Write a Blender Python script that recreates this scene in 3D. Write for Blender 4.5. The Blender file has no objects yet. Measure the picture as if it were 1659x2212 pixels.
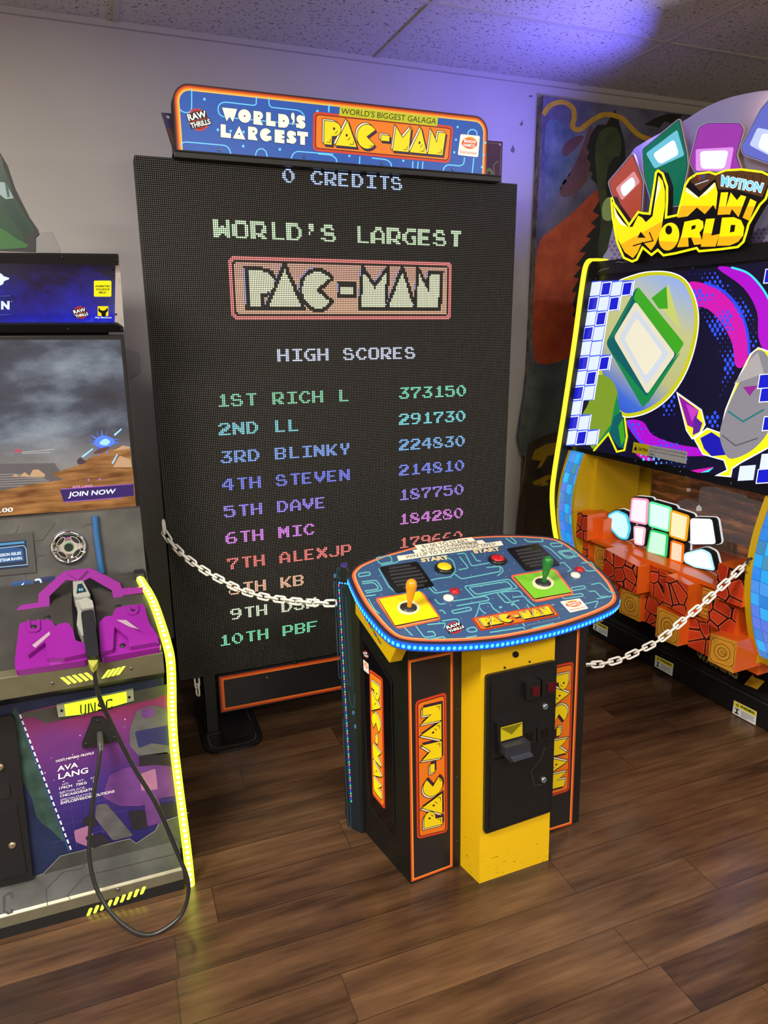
import bpy, math, random
from mathutils import Vector, Matrix
from mathutils.geometry import tessellate_polygon
random.seed(4)
PI = math.pi
SC = bpy.context.scene
COL = SC.collection

# ------------------------------------------------------------------ camera
# world: x along the back wall, y into the room towards that wall, z up
EYE = Vector((0.0, 0.0, 1.75))
AX = Vector((0.9316, -0.0965, 0.3502))     # world x seen in the camera (right, down, forward)
AY = Vector((-0.3635, -0.2359, 0.9012))
AZ = Vector((-0.0044, -0.9670, -0.2550))
FPX, CX, CY = 1530.0, 829.5, 1106.0
right = Vector((AX.x, AY.x, AZ.x)); down = Vector((AX.y, AY.y, AZ.y)); fwd = Vector((AX.z, AY.z, AZ.z))
right.normalize(); fwd = (fwd - right*fwd.dot(right)).normalized(); up = right.cross(fwd)
cd = bpy.data.cameras.new('camera')
cam = bpy.data.objects.new('camera', cd); COL.objects.link(cam)
mw = Matrix.Identity(4)
for i in range(3):
    mw[i][0] = right[i]; mw[i][1] = up[i]; mw[i][2] = -fwd[i]; mw[i][3] = EYE[i]
cam.matrix_world = mw
cd.sensor_fit = 'HORIZONTAL'; cd.sensor_width = 36.0; cd.lens = 36.0*FPX/1659.0
cd.clip_start = 0.05
SC.camera = cam

# ------------------------------------------------------------------ light and exposure
SC.view_settings.view_transform = 'Standard'
SC.view_settings.look = 'None'
SC.view_settings.exposure = 0.0
SC.view_settings.gamma = 1.0
w = bpy.data.worlds.new('world'); SC.world = w; w.use_nodes = True
w.node_tree.nodes['Background'].inputs[0].default_value = (0.5, 0.52, 0.6, 1)
w.node_tree.nodes['Background'].inputs[1].default_value = 0.05

def area_light(name, loc, aim, size, power, color, size_y=None, spread=PI):
    l = bpy.data.lights.new(name, 'AREA'); l.energy = power; l.color = color
    l.shape = 'RECTANGLE'; l.size = size; l.size_y = size_y or size; l.spread = spread
    o = bpy.data.objects.new(name, l); COL.objects.link(o); o.location = loc
    o.rotation_euler = (Vector(aim) - Vector(loc)).to_track_quat('-Z', 'Y').to_euler()
    return o
# fluorescent troffers in the drop ceiling, behind and beside the camera, plus an added fill at right
area_light('ceiling_and_fill_lamp', (-1.2, 0.6, 3.0), (-1.2, 0.6, 0), 1.2, 185, (1.0, 0.94, 0.84), 0.6)
area_light('ceiling_and_fill_lamp', (1.0, -1.2, 3.0), (1.0, -1.2, 0), 1.2, 135, (1.0, 0.93, 0.84), 0.6)
area_light('ceiling_and_fill_lamp', (3.2, -0.4, 3.0), (3.2, -0.4, 0), 1.2, 80, (1.0, 0.93, 0.84), 0.6)  # added fill lamp, no known fixture; brightens the mural and right side
area_light('ceiling_and_fill_lamp', (-2.2, -1.8, 3.0), (-2.2, -1.8, 0), 1.2, 140, (1.0, 0.93, 0.84), 0.6)
# blue light bar behind the cut-outs on top of the right-hand machine
area_light('topper_light', (2.452, 2.86, 2.54), (1.45, 3.60, 3.04), 0.34, 14, (0.15, 0.13, 1.0), 0.08, 2.3)
area_light('topper_light', (2.475, 2.30, 2.55), (1.2, 2.2, 3.2), 0.30, 4, (0.75, 0.75, 1.0), 0.06, 2.3)

# ------------------------------------------------------------------ helpers
def lin(c):
    return tuple(((v/255.0)/12.92 if v <= 10 else (((v/255.0)+0.055)/1.055)**2.4) for v in c)
MATS = {}
def mat(name, rgb, rough=0.5, metal=0.0, glow=0.0, noise=0.0, nscale=18.0, spec=0.5, glow_rgb=None, bump=0.0):
    """principled material; noise varies the colour a little, glow is emission of the same colour"""
    if name in MATS: return MATS[name]
    m = bpy.data.materials.new(name); m.use_nodes = True; MATS[name] = m
    nt = m.node_tree; b = nt.nodes['Principled BSDF']
    c = lin(rgb)
    b.inputs['Base Color'].default_value = (*c, 1)
    b.inputs['Roughness'].default_value = rough; b.inputs['Metallic'].default_value = metal
    b.inputs['Specular IOR Level'].default_value = spec
    if glow > 0:
        b.inputs['Base Color'].default_value = (*[v*0.25 for v in c], 1)
        b.inputs['Emission Color'].default_value = (*lin(glow_rgb or rgb), 1)
        b.inputs['Emission Strength'].default_value = glow
    if noise > 0 or bump > 0:
        tc = nt.nodes.new('ShaderNodeTexCoord'); n = nt.nodes.new('ShaderNodeTexNoise')
        n.inputs['Scale'].default_value = nscale; n.inputs['Detail'].default_value = 5
        nt.links.new(tc.outputs['Object'], n.inputs['Vector'])
        if noise > 0:
            r = nt.nodes.new('ShaderNodeValToRGB')
            r.color_ramp.elements[0].position = 0.3; r.color_ramp.elements[1].position = 0.7
            r.color_ramp.elements[0].color = (*[v*(1-noise) for v in c], 1)
            r.color_ramp.elements[1].color = (*[min(1, v*(1+noise)) for v in c], 1)
            nt.links.new(n.outputs['Fac'], r.inputs['Fac'])
            nt.links.new(r.outputs['Color'], b.inputs['Base Color'])
        if bump > 0:
            bp = nt.nodes.new('ShaderNodeBump'); bp.inputs['Strength'].default_value = bump
            bp.inputs['Distance'].default_value = 0.002
            nt.links.new(n.outputs['Fac'], bp.inputs['Height']); nt.links.new(bp.outputs['Normal'], b.inputs['Normal'])
    return m
def ink(rgb, glow=0.0, rough=0.35):
    return mat('ink_%d_%d_%d_%g_%g' % (*rgb, glow, rough), rgb, rough, 0, glow)

class NT:
    """tiny helper for writing node trees"""
    def __init__(s, name, rough=0.5):
        s.m = bpy.data.materials.new(name); s.m.use_nodes = True
        s.t = s.m.node_tree; s.b = s.t.nodes['Principled BSDF']; s.b.inputs['Roughness'].default_value = rough
        MATS[name] = s.m
    def n(s, kind, **kw):
        nd = s.t.nodes.new('ShaderNode'+kind)
        for k, v in kw.items(): setattr(nd, k, v)
        return nd
    def put(s, v, sock):
        if hasattr(v, 'is_output'): s.t.links.new(v, sock)
        elif isinstance(v, (tuple, list)) and len(v) == 3 and sock.type == 'RGBA': sock.default_value = (*v, 1)
        else: sock.default_value = v
    def math(s, op, a, b=0.0, c=None):
        nd = s.n('Math', operation=op); s.put(a, nd.inputs[0]); s.put(b, nd.inputs[1])
        if c is not None: s.put(c, nd.inputs[2])
        return nd.outputs[0]
    def mix(s, f, a, b):
        nd = s.n('MixRGB'); s.put(f, nd.inputs[0]); s.put(a, nd.inputs[1]); s.put(b, nd.inputs[2]); return nd.outputs[0]
    def xyz(s, kind='Object'):
        tc = s.n('TexCoord'); sp = s.n('SeparateXYZ'); s.t.links.new(tc.outputs[kind], sp.inputs[0]); return sp.outputs
    def comb(s, x, y, z):
        nd = s.n('CombineXYZ'); s.put(x, nd.inputs[0]); s.put(y, nd.inputs[1]); s.put(z, nd.inputs[2]); return nd.outputs[0]
    def noise(s, vec, scale=1.0, detail=4.0, rough=0.5):
        nd = s.n('TexNoise'); s.put(vec, nd.inputs['Vector']); nd.inputs['Scale'].default_value = scale
        nd.inputs['Detail'].default_value = detail; nd.inputs['Roughness'].default_value = rough; return nd.outputs['Fac']
    def white(s, vec):
        nd = s.n('TexWhiteNoise'); s.put(vec, nd.inputs['Vector']); return nd.outputs['Value']
    def ramp(s, f, stops):
        nd = s.n('ValToRGB'); s.put(f, nd.inputs[0]); e = nd.color_ramp.elements
        while len(e) < len(stops): e.new(0.5)
        for el, (p, c) in zip(e, stops): el.position = p; el.color = (*c, 1)
        return nd.outputs[0]
    def bump(s, h, strength=0.3, dist=0.002):
        nd = s.n('Bump'); nd.inputs['Strength'].default_value = strength; nd.inputs['Distance'].default_value = dist
        s.put(h, nd.inputs['Height']); s.put(nd.outputs[0], s.b.inputs['Normal'])

def ray(px, py):
    c = Vector(((px-CX), (py-CY), FPX))
    return (right*c.x - up*c.y + fwd*c.z).normalized()
class Pl:
    """a real plane in the room; at() finds the point of it that the photo shows at a pixel"""
    def __init__(s, p, n):
        s.p = Vector(p); s.n = Vector(n).normalized()
        if s.n.dot(EYE - s.p) < 0: s.n = -s.n
    def at(s, x, y):
        r = ray(x, y); return EYE + r*((s.p-EYE).dot(s.n)/r.dot(s.n))
    def px(s, ox=0.0, oy=0.0, k=1.0):
        return lambda x, y, h=0.0: s.at(ox + x/k, oy + y/k) + s.n*h
    def quad(s, tl, tr, br, bl, W=1.0, H=1.0):
        a, b, c, d = (s.at(*q) for q in (tl, tr, br, bl))
        def f(x, y, h=0.0):
            u, v = x/W, y/H
            return (a*(1-u) + b*u)*v + (d*(1-u) + c*u)*(1-v) + s.n*h
        return f
def axes(o, ux, uy):
    o, ux, uy = Vector(o), Vector(ux), Vector(uy); n = ux.cross(uy).normalized()
    return lambda x, y, h=0.0: o + ux*x + uy*y + n*h
def YP(y): return Pl((0, y, 0), (0, 1, 0))

def rnd(pts, r, closed=True, n=5):
    out = []; N = len(pts)
    for i, p in enumerate(pts):
        if not closed and i in (0, N-1): out.append(p); continue
        a, b = Vector(pts[i-1]), Vector(pts[(i+1) % N]); p = Vector(p)
        da, db = (a-p), (b-p); q = min(r, da.length*0.49, db.length*0.49)
        s, e = p + da.normalized()*q, p + db.normalized()*q
        for k in range(n+1):
            t = k/n; v = s*(1-t)**2 + p*2*t*(1-t) + e*t*t; out.append((v.x, v.y))
    return out
def smooth(pts, n=6, closed=True):
    out = []; N = len(pts)
    D = len(pts[0])
    for i in range(N if closed else N-1):
        g = lambda k: Vector(pts[k % N]) if closed else Vector(pts[max(0, min(N-1, k))])
        p0, p1, p2, p3 = g(i-1), g(i), g(i+1), g(i+2)
        for k in range(n):
            t = k/n
            v = 0.5*((2*p1) + (p2-p0)*t + (2*p0-5*p1+4*p2-p3)*t*t + (3*p1-p0-3*p2+p3)*t**3)
            out.append(tuple(v[j] for j in range(D)))
    if not closed: out.append(tuple(pts[-1]))
    return out
def rrect(x0, y0, x1, y1, r, n=5): return rnd([(x0, y0), (x1, y0), (x1, y1), (x0, y1)], r, True, n)
def circ(cx, cy, r, n=28, ry=None, a0=0, a1=2*PI):
    full = abs(a1-a0-2*PI) < 1e-6
    return [(cx + r*math.cos(a0+(a1-a0)*i/(n if full else n-1)), cy + (ry or r)*math.sin(a0+(a1-a0)*i/(n if full else n-1))) for i in range(n)]
def inset(pts, d):
    """inset of a closed outline (any winding)"""
    N = len(pts); A = sum(pts[i][0]*pts[(i+1) % N][1]-pts[(i+1) % N][0]*pts[i][1] for i in range(N)); sg = 1 if A > 0 else -1
    out = []
    for i in range(N):
        p = Vector(pts[i]); e1 = (p-Vector(pts[i-1])); e2 = (Vector(pts[(i+1) % N])-p)
        if e1.length < 1e-9: e1 = e2
        if e2.length < 1e-9: e2 = e1
        n1 = Vector((-e1.y, e1.x)).normalized(); n2 = Vector((-e2.y, e2.x)).normalized()
        m = (n1+n2); m = m.normalized() if m.length > 1e-6 else n1
        k = 1.0/max(0.35, m.dot(n1)); out.append(tuple(p + m*(sg*d*k)))
    return out

TXT = {}
def text_mesh(s, bold=0.0):
    key = (s, bold)
    if key in TXT: return TXT[key]
    cu = bpy.data.curves.new('t', 'FONT'); cu.body = s; cu.size = 1.0; cu.offset = bold; cu.resolution_u = 3
    o = bpy.data.objects.new('t', cu); COL.objects.link(o)
    bpy.context.view_layer.update()
    dg = bpy.context.evaluated_depsgraph_get(); me = o.evaluated_get(dg).to_mesh()
    vs = [(v.co.x, v.co.y) for v in me.vertices]; fs = [tuple(p.vertices) for p in me.polygons]
    o.evaluated_get(dg).to_mesh_clear()
    bpy.data.objects.remove(o); bpy.data.curves.remove(cu)
    x0 = min(v[0] for v in vs); x1 = max(v[0] for v in vs); y0 = min(v[1] for v in vs); y1 = max(v[1] for v in vs)
    r = ([((v[0]-x0)/(x1-x0), (v[1]-y0)/(y1-y0)) for v in vs], fs, (x1-x0)/(y1-y0))
    TXT[key] = r; return r

LAYER = 0.0005
class MB:
    def __init__(s): s.v = []; s.f = []; s.m = []; s.mats = []; s.sm = []
    def mi(s, m):
        if m not in s.mats: s.mats.append(m)
        return s.mats.index(m)
    def add(s, vs, fs, m, smooth=False):
        o = len(s.v); s.v += [Vector(p) for p in vs]; k = s.mi(m)
        for f in fs: s.f.append(tuple(o+i for i in f)); s.m.append(k); s.sm.append(smooth)
    def fill(s, f, pts, m, lv=1.0, holes=()):
        loops = [list(pts)] + [list(h) for h in holes]; allp = [p for l in loops for p in l]
        tri = tessellate_polygon([[Vector((p[0], p[1], 0)) for p in l] for l in loops])
        s.add([f(p[0], p[1], lv*LAYER) for p in allp], tri, m)
    def stroke(s, f, pts, w, m, lv=1.0, closed=False):
        N = len(pts); L = []
        for i in range(N):
            a = Vector(pts[i-1]) if (closed or i > 0) else None; b = Vector(pts[(i+1) % N]) if (closed or i < N-1) else None; p = Vector(pts[i])
            e1 = (p-a) if a is not None else (b-p); e2 = (b-p) if b is not None else (p-a)
            if e1.length < 1e-9: e1 = e2
            if e2.length < 1e-9: e2 = e1
            n1 = Vector((-e1.y, e1.x)).normalized(); n2 = Vector((-e2.y, e2.x)).normalized(); mm = n1+n2
            mm = mm.normalized() if mm.length > 1e-6 else n1
            k = min(2.2, 1.0/max(0.3, mm.dot(n1)))*w/2
            L.append((p+mm*k, p-mm*k))
        vs = [f(q[0], q[1], lv*LAYER) for pr in L for q in pr]
        fs = [(2*i, 2*i+1, (2*i+3) % (2*N), (2*i+2) % (2*N)) for i in range(N if closed else N-1)]
        s.add(vs, fs, m)
    def disc(s, f, cx, cy, r, m, lv=1.0, n=20, ry=None): s.fill(f, circ(cx, cy, r, n, ry), m, lv)
    def text(s, f, t, x, y, w, h, m, lv=1.0, bold=0.0, slant=0.0):
        vs, fs, asp = text_mesh(t, bold)
        if w is None: w = h*asp
        s.add([f(x + a*w + b*h*slant, y + b*h, lv*LAYER) for a, b in vs], fs, m)
    def prism(s, f, pts, h0, h1, m, side=None, back=True):
        N = len(pts); A = [f(p[0], p[1], h1) for p in pts]; B = [f(p[0], p[1], h0) for p in pts]
        tri = tessellate_polygon([[Vector((p[0], p[1], 0)) for p in pts]])
        s.add(A, tri, m)
        if back: s.add(B, tri, side or m)
        s.add(A+B, [(i, (i+1) % N, N+(i+1) % N, N+i) for i in range(N)], side or m)
    def box(s, x0, x1, y0, y1, z0, z1, m):
        s.hull([(x0, y0), (x1, y0), (x1, y1), (x0, y1)], z0, [(x0, y0), (x1, y0), (x1, y1), (x0, y1)], z1, m)
    def hull(s, bot, z0, top, z1, m):
        N = len(bot); vs = [(*p, z0) for p in bot] + [(*p, z1) for p in top]
        s.add(vs, [tuple(range(N-1, -1, -1)), tuple(range(N, 2*N))] + [(i, (i+1) % N, N+(i+1) % N, N+i) for i in range(N)], m)
    def tube(s, pts, r, m, n=8, closed=False):
        P = [Vector(p) for p in pts]; N = len(P); ref = None; vs = []
        for i in range(N):
            t = (P[(i+1) % N]-P[i-1]) if closed else (P[min(N-1, i+1)]-P[max(0, i-1)]); t.normalize()
            if ref is None: ref = t.orthogonal().normalized()
            ref = (ref - t*ref.dot(t)); ref = ref.normalized() if ref.length > 1e-6 else t.orthogonal().normalized()
            q = t.cross(ref); rr = r[i] if isinstance(r, (list, tuple)) else r
            vs += [P[i] + ref*math.cos(2*PI*k/n)*rr + q*math.sin(2*PI*k/n)*rr for k in range(n)]
        fs = []
        for i in range(N if closed else N-1):
            j = (i+1) % N
            fs += [(i*n+k, i*n+(k+1) % n, j*n+(k+1) % n, j*n+k) for k in range(n)]
        s.add(vs, fs, m, True)
        if not closed: s.add([vs[k] for k in range(n)] + [vs[(N-1)*n+k] for k in range(n)], [tuple(range(n-1, -1, -1)), tuple(range(n, 2*n))], m)
    def lathe(s, o, ax, prof, m, n=24):
        o = Vector(o); ax = Vector(ax).normalized(); a = ax.orthogonal().normalized(); b = ax.cross(a)
        vs = [o + ax*h + (a*math.cos(2*PI*k/n)+b*math.sin(2*PI*k/n))*r for r, h in prof for k in range(n)]
        fs = [(i*n+k, i*n+(k+1) % n, (i+1)*n+(k+1) % n, (i+1)*n+k) for i in range(len(prof)-1) for k in range(n)]
        s.add(vs, fs, m, True)
        s.add(vs[-n:], [tuple(range(n))], m)
    def build(s, name, parent=None, bevel=0.0, label=None, base=None):
        root = parent
        while root is not None and root.parent is not None: root = root.parent
        off = base if base is not None else (root.location if root is not None else Vector((0, 0, 0)))
        me = bpy.data.meshes.new(name); me.from_pydata([v-off for v in s.v], [], s.f)
        for m in s.mats: me.materials.append(m)
        me.polygons.foreach_set('material_index', s.m); me.polygons.foreach_set('use_smooth', s.sm); me.update()
        o = bpy.data.objects.new(name, me); COL.objects.link(o)
        if base is not None and parent is None: o.location = base
        if parent is not None: o.parent = parent
        if label: o['label'] = label
        if bevel > 0:
            b = o.modifiers.new('bevel', 'BEVEL'); b.width = bevel; b.segments = 2; b.limit_method = 'ANGLE'; b.angle_limit = math.radians(50)
        return o
def thing(name, label, cat, loc, group=None):
    o = bpy.data.objects.new(name, None); COL.objects.link(o); o.location = loc; o.empty_display_size = 0.1
    o['label'] = label; o['category'] = cat
    if group: o['group'] = group
    return o
def struct(o): o['kind'] = 'structure'; return o
def tag(o, label, cat, group=None):
    o['label'] = label; o['category'] = cat
    if group: o['group'] = group
    return o

# ---- lettering shared by several panels
LOGO = {  # the wide arcade lettering, drawn in a box 100 wide and 25 high
    'P': [(7.5, 4.8), (7.5, 19.6), (13.5, 19.6)] + [(13.5+5.2*math.sin(a), 15.0+4.6*math.cos(a)) for a in [PI*k/8 for k in range(1, 8)]] + [(13.5, 10.4), (12.6, 10.4), (12.6, 4.8)],
    'A': [(15.2, 4.8), (23.0, 21.0), (30.0, 4.8)],
    'C': [(37.0+7.0*math.cos(a), 12.2+7.8*math.sin(a)) for a in [math.radians(38+284*k/22) for k in range(23)]] + [(36.6, 12.2)],
    '-': [(47.0, 10.6), (47.0, 14.2), (53.0, 14.2), (53.0, 10.6)],
    'M': [(56.0, 4.8), (57.4, 20.6), (62.6, 13.6), (68.2, 20.6), (67.6, 4.8)],
    'A2': [(68.6, 4.8), (75.6, 21.0), (81.4, 4.8)],
    'N': [(82.2, 4.8), (83.4, 20.6), (88.2, 12.6), (88.8, 19.6), (94.2, 19.6), (93.4, 4.8)],
}
def logo(mb, f, g=0.0, lv=1.0, frame=True, dim=1.0):
    """red framed orange plate with the yellow name lettering; g is how strongly it is lit from behind"""
    c = lambda *q: ink(tuple(int(v*dim) for v in q), g)
    red, org, yel, blk, wht, pur = c(205, 60, 30), c(235, 120, 25), c(245, 215, 15), c(18, 10, 12), c(245, 235, 205), c(60, 35, 75)
    if frame:
        mb.fill(f, rrect(0, 0, 100, 25, 3.4), red, lv)
        mb.fill(f, rrect(1.6, 1.6, 98.4, 23.4, 2.4), blk, lv+1)
        mb.fill(f, rrect(2.1, 2.1, 97.9, 22.9, 2.1), org, lv+2)
    def layer(dx, dy, m, l):
        for k, p in LOGO.items():
            q = [(x+dx, y+dy) for x, y in p]
            mb.fill(f, inset(q, -0.45), blk, l); mb.fill(f, q, m, l+0.8)
    layer(1.2, -1.2, pur, lv+3); layer(-1.1, 1.0, wht, lv+4.6); layer(0, 0, yel, lv+6.2)
    L = lv+7.6
    for ex, ey in ((14.0, 15.2), (22.8, 11.8), (75.2, 11.6)):
        mb.disc(f, ex, ey, 0.75, blk, L, 10, 0.95)
        mb.stroke(f, [(ex+2.4*math.cos(a), ey-0.3+2.8*math.sin(a)) for a in [math.radians(-75+60*k/6) for k in range(7)]], 0.42, blk, L)
    for x, y in ((66.2, 6.2), (79.0, 6.2), (92.2, 6.2), (27.6, 6.2), (11.6, 6.2)):
        mb.stroke(f, [(x-2.6, y), (x, y), (x+0.1, y+2.4)], 0.4, blk, L)
    mb.stroke(f, [(39.0, 5.8), (41.6, 7.0)], 0.4, blk, L)
def star_badge(mb, f, g=0.0, lv=1.0):
    """round red splash badge with two lines of white capitals, box 10 x 10"""
    red, wht, blk = ink((200, 45, 30), g), ink((240, 240, 230), g), ink((15, 12, 12), g)
    pts = [(5+(4.9 if k % 2 else 4.2)*math.cos(2*PI*k/30), 5+(4.9 if k % 2 else 4.2)*math.sin(2*PI*k/30)) for k in range(30)]
    mb.fill(f, pts, red, lv); mb.stroke(f, circ(5, 5, 3.6, 26), 0.35, blk, lv+1, True)
    r = lambda x, y, h=0: f(5+(x-5)*0.94-(y-5)*0.30, 5+(x-5)*0.30+(y-5)*0.94, h)
    mb.fill(r, rrect(0.2, 5.0, 9.4, 8.2, 0.3), blk, lv+2); mb.fill(r, rrect(0.4, 1.9, 10.2, 4.7, 0.3), blk, lv+2)
    mb.text(r, 'RAW', 0.6, 5.3, 8.6, 2.7, wht, lv+3, 0.03); mb.text(r, 'THRILLS', 0.7, 2.2, 9.2, 2.2, wht, lv+3, 0.03)
def oval_badge(mb, f, g=0.0, lv=1.0):
    """white square badge with an orange blot and two lines of white capitals, box 10 x 10"""
    mb.fill(f, rrect(0, 0, 10, 10, 0.8), ink((238, 232, 218), g), lv)
    mb.fill(f, circ(5.2, 6.3, 3.7, 22, 2.9), ink((240, 170, 40), g), lv+1)
    mb.fill(f, circ(5.0, 6.0, 3.9, 22, 2.4), ink((222, 85, 30), g), lv+2)
    mb.text(f, 'BANDAI', 2.2, 6.2, 5.8, 1.5, ink((250, 245, 235), g), lv+3, 0.03); mb.text(f, 'NAMCO', 2.1, 4.3, 5.8, 1.5, ink((250, 245, 235), g), lv+3, 0.03)
    mb.text(f, 'Entertainment', 0.9, 1.0, 8.2, 1.5, ink((190, 90, 60), g), lv+3)
BLACK = mat('black_powder_coat', (15, 15, 16), 0.42, 0, noise=0.25, nscale=60, bump=0.05)
GLOSSBLACK = mat('black_gloss', (12, 12, 14), 0.22)
DARK = mat('black_matt', (14, 14, 15), 0.6)
YELLOW = mat('yellow_paint', (206, 168, 8), 0.36, 0, noise=0.06, nscale=8)
STEEL = mat('screw_steel', (120, 120, 125), 0.3, 0.9)
CHROME = mat('chrome', (215, 215, 220), 0.08, 1.0)

# ------------------------------------------------------------------ the room
WY, CZ = 3.75, 3.043
XL, XR, YF = -4.0, 5.0, -3.6
def floor_mat():
    t = NT('plank_floor', 0.36); o = t.xyz()
    row = t.math('FLOOR', t.math('DIVIDE', o[1], 0.152))
    off = t.math('MULTIPLY', t.white(t.comb(row, 3.3, 0)), 1.22)
    cx = t.math('DIVIDE', t.math('ADD', o[0], off), 1.22); col = t.math('FLOOR', cx)
    rnd_ = t.white(t.comb(row, col, 7.0))
    big = t.noise(t.comb(t.math('MULTIPLY', o[0], 1.6), t.math('ADD', t.math('MULTIPLY', o[1], 9.0), t.math('MULTIPLY', rnd_, 40)), 0), 1.0, 5, 0.6)
    fine = t.noise(t.comb(t.math('MULTIPLY', o[0], 4.0), t.math('ADD', t.math('MULTIPLY', o[1], 70.0), t.math('MULTIPLY', rnd_, 90)), 0), 1.0, 4, 0.6)
    k = t.math('ADD', t.math('MULTIPLY', big, 0.80), t.math('ADD', t.math('MULTIPLY', fine, 0.30), t.math('MULTIPLY', t.math('SUBTRACT', rnd_, 0.5), 0.16)))
    c = t.ramp(k, [(0.22, lin((22, 13, 9))), (0.46, lin((54, 36, 24))), (0.62, lin((80, 56, 37))), (0.85, lin((108, 80, 54)))])
    fy = t.math('FRACT', t.math('DIVIDE', o[1], 0.152)); fx = t.math('FRACT', cx)
    ey = t.math('LESS_THAN', fy, 0.022); ex = t.math('LESS_THAN', fx, 0.0026)
    seam = t.math('MAXIMUM', ey, ex)
    c = t.mix(t.math('MULTIPLY', seam, 0.6), c, lin((24, 15, 12)))
    t.put(c, t.b.inputs['Base Color'])
    rr = t.math('ADD', 0.17, t.math('MULTIPLY', t.noise(t.comb(o[0], o[1], 0), 5.0, 3), 0.16)); t.put(rr, t.b.inputs['Roughness'])
    t.bump(t.math('SUBTRACT', t.math('MULTIPLY', fine, 0.35), seam), 0.25, 0.0015)
    return t.m
def ceil_mat():
    t = NT('ceiling_tile', 0.9); o = t.xyz()
    v = t.comb(o[0], o[1], 0)
    sp = t.noise(v, 75.0, 2, 0.5); sp2 = t.noise(v, 30.0, 3, 0.6)
    k = t.math('GREATER_THAN', t.math('ADD', t.math('MULTIPLY', sp, 0.65), t.math('MULTIPLY', sp2, 0.35)), 0.585)
    t.put(t.mix(k, lin((205, 200, 194)), lin((120, 116, 114))), t.b.inputs['Base Color'])
    t.bump(k, 0.3, -0.002); return t.m
WALL = mat('wall_paint', (196, 192, 184), 0.6, 0, noise=0.035, nscale=3.0, bump=0.08)
def slab(name, x0, x1, y0, y1, z0, z1, m):
    b = MB(); b.box(x0, x1, y0, y1, z0, z1, m); return struct(b.build(name))
slab('floor', XL, XR, YF, WY+0.1, -0.05, 0, floor_mat())
slab('ceiling', XL, XR, YF, WY+0.1, CZ, CZ+0.05, ceil_mat())
slab('wall_right', XR, XR+0.1, YF, WY+0.1, 0, CZ, mat('side_wall_paint', (196, 188, 176), 0.7, 0, noise=0.04, nscale=3))
slab('wall_left', XL-0.1, XL, YF, WY+0.1, 0, CZ, mat('side_wall_paint', (196, 188, 176), 0.7))
slab('wall_front', XL, XR, YF-0.1, YF, 0, CZ, mat('side_wall_paint', (196, 188, 176), 0.7))
b = MB(); b.box(XL, XR, WY, WY+0.1, 0, CZ, WALL)
wp = YP(WY); f = wp.px()
PATCH = mat('bare_plaster', (205, 200, 186), 0.8, 0, noise=0.1, nscale=40); SCUFF = mat('wall_scuff', (120, 112, 112), 0.8)
b.fill(wp.px(1020, 200, 5.925), smooth([(805, 690), (870, 650), (900, 700), (885, 1020), (850, 1035), (820, 1000), (790, 1010), (785, 920), (800, 800)], 3), PATCH)
for pts in ([(485, 745), (520, 668), (548, 735), (528, 775), (505, 760)], [(605, 400), (625, 385), (645, 350), (650, 400), (640, 425), (612, 420)], [(720, 45), (750, 30), (778, 45), (760, 60), (735, 62)]):
    b.fill(wp.px(1020, 200, 5.925), pts, SCUFF)
struct(b.build('wall_back'))
b = MB(); b.box(XL, XR, WY-0.012, WY, 0, 0.10, mat('black_cove_base', (20, 19, 20), 0.5)); struct(b.build('baseboard_back'))
TB = mat('ceiling_grid_white', (190, 186, 180), 0.5)
b = MB(); b.box(XL, XR, WY-0.022, WY, CZ-0.024, CZ, TB); struct(b.build('trim_1'))
b = MB()
for i in range(-3, 4):
    x = 0.199+1.2205*i; b.box(x-0.012, x+0.012, YF, WY-0.02, CZ-0.006, CZ, TB)
for i in range(0, 11):
    y = 3.07-0.61*i
    if y > YF: b.box(XL, XR, y-0.012, y+0.012, CZ-0.005, CZ, TB)
struct(b.build('trim_2'))

# painted mural on the boxed-out part of the back wall, beside the right-hand machine
MY = 3.70
mp = YP(MY); f = mp.px(); x0 = mp.at(1173, 207).x; z1 = mp.at(1173, 207).z
def paint(name, a, c, scale=6.0, st=(1, 1, 1)):
    t = NT(name, 0.55); o = t.xyz()
    v = t.comb(t.math('MULTIPLY', o[0], st[0]), o[1], t.math('MULTIPLY', o[2], st[2]))
    t.put(t.ramp(t.noise(v, scale, 6, 0.65), [(0.32, lin(a)), (0.68, lin(c))]), t.b.inputs['Base Color']); return t.m
SKY = paint('mural_sky', (58, 54, 76), (126, 128, 142), 3.0); RED = paint('mural_red', (166, 58, 30), (214, 96, 46), 7.0)
HILL = paint('mural_hill', (76, 84, 80), (116, 124, 114), 6.0); EARTH = paint('mural_earth', (66, 54, 42), (96, 82, 62), 8.0)
OCHRE = paint('mural_ochre', (190, 146, 26), (222, 180, 50), 14.0); GRN = paint('mural_green', (46, 60, 34), (76, 94, 50), 9.0)
INKY = paint('mural_black', (18, 20, 18), (34, 36, 30), 12.0); TEAL = paint('mural_teal', (66, 88, 108), (116, 132, 144), 8.0); MAUVE = paint('mural_mauve', (92, 58, 66), (118, 82, 80), 8.0)
b = MB(); b.box(x0, XR-0.01, MY, WY-0.001, 0.101, z1, SKY)
b.box(x0-0.003, x0, MY-0.004, WY-0.001, 0.101, z1, paint('mural_edge', (22, 20, 26), (150, 140, 110), 30.0, (1, 1, 0.5)))
g = mp.px(1059, 150, 2.765)
b.fill(g, smooth([(335, 330), (470, 350), (520, 460), (470, 640), (380, 760), (335, 800)], 4), TEAL)
b.fill(g, smooth([(560, 430), (600, 340), (640, 420), (610, 600), (520, 730), (430, 760), (420, 700), (500, 580)], 4), MAUVE)
b.fill(g, smooth([(430, 470), (490, 410), (560, 400), (500, 480), (450, 520)], 4), MAUVE, 1.5)
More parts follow.
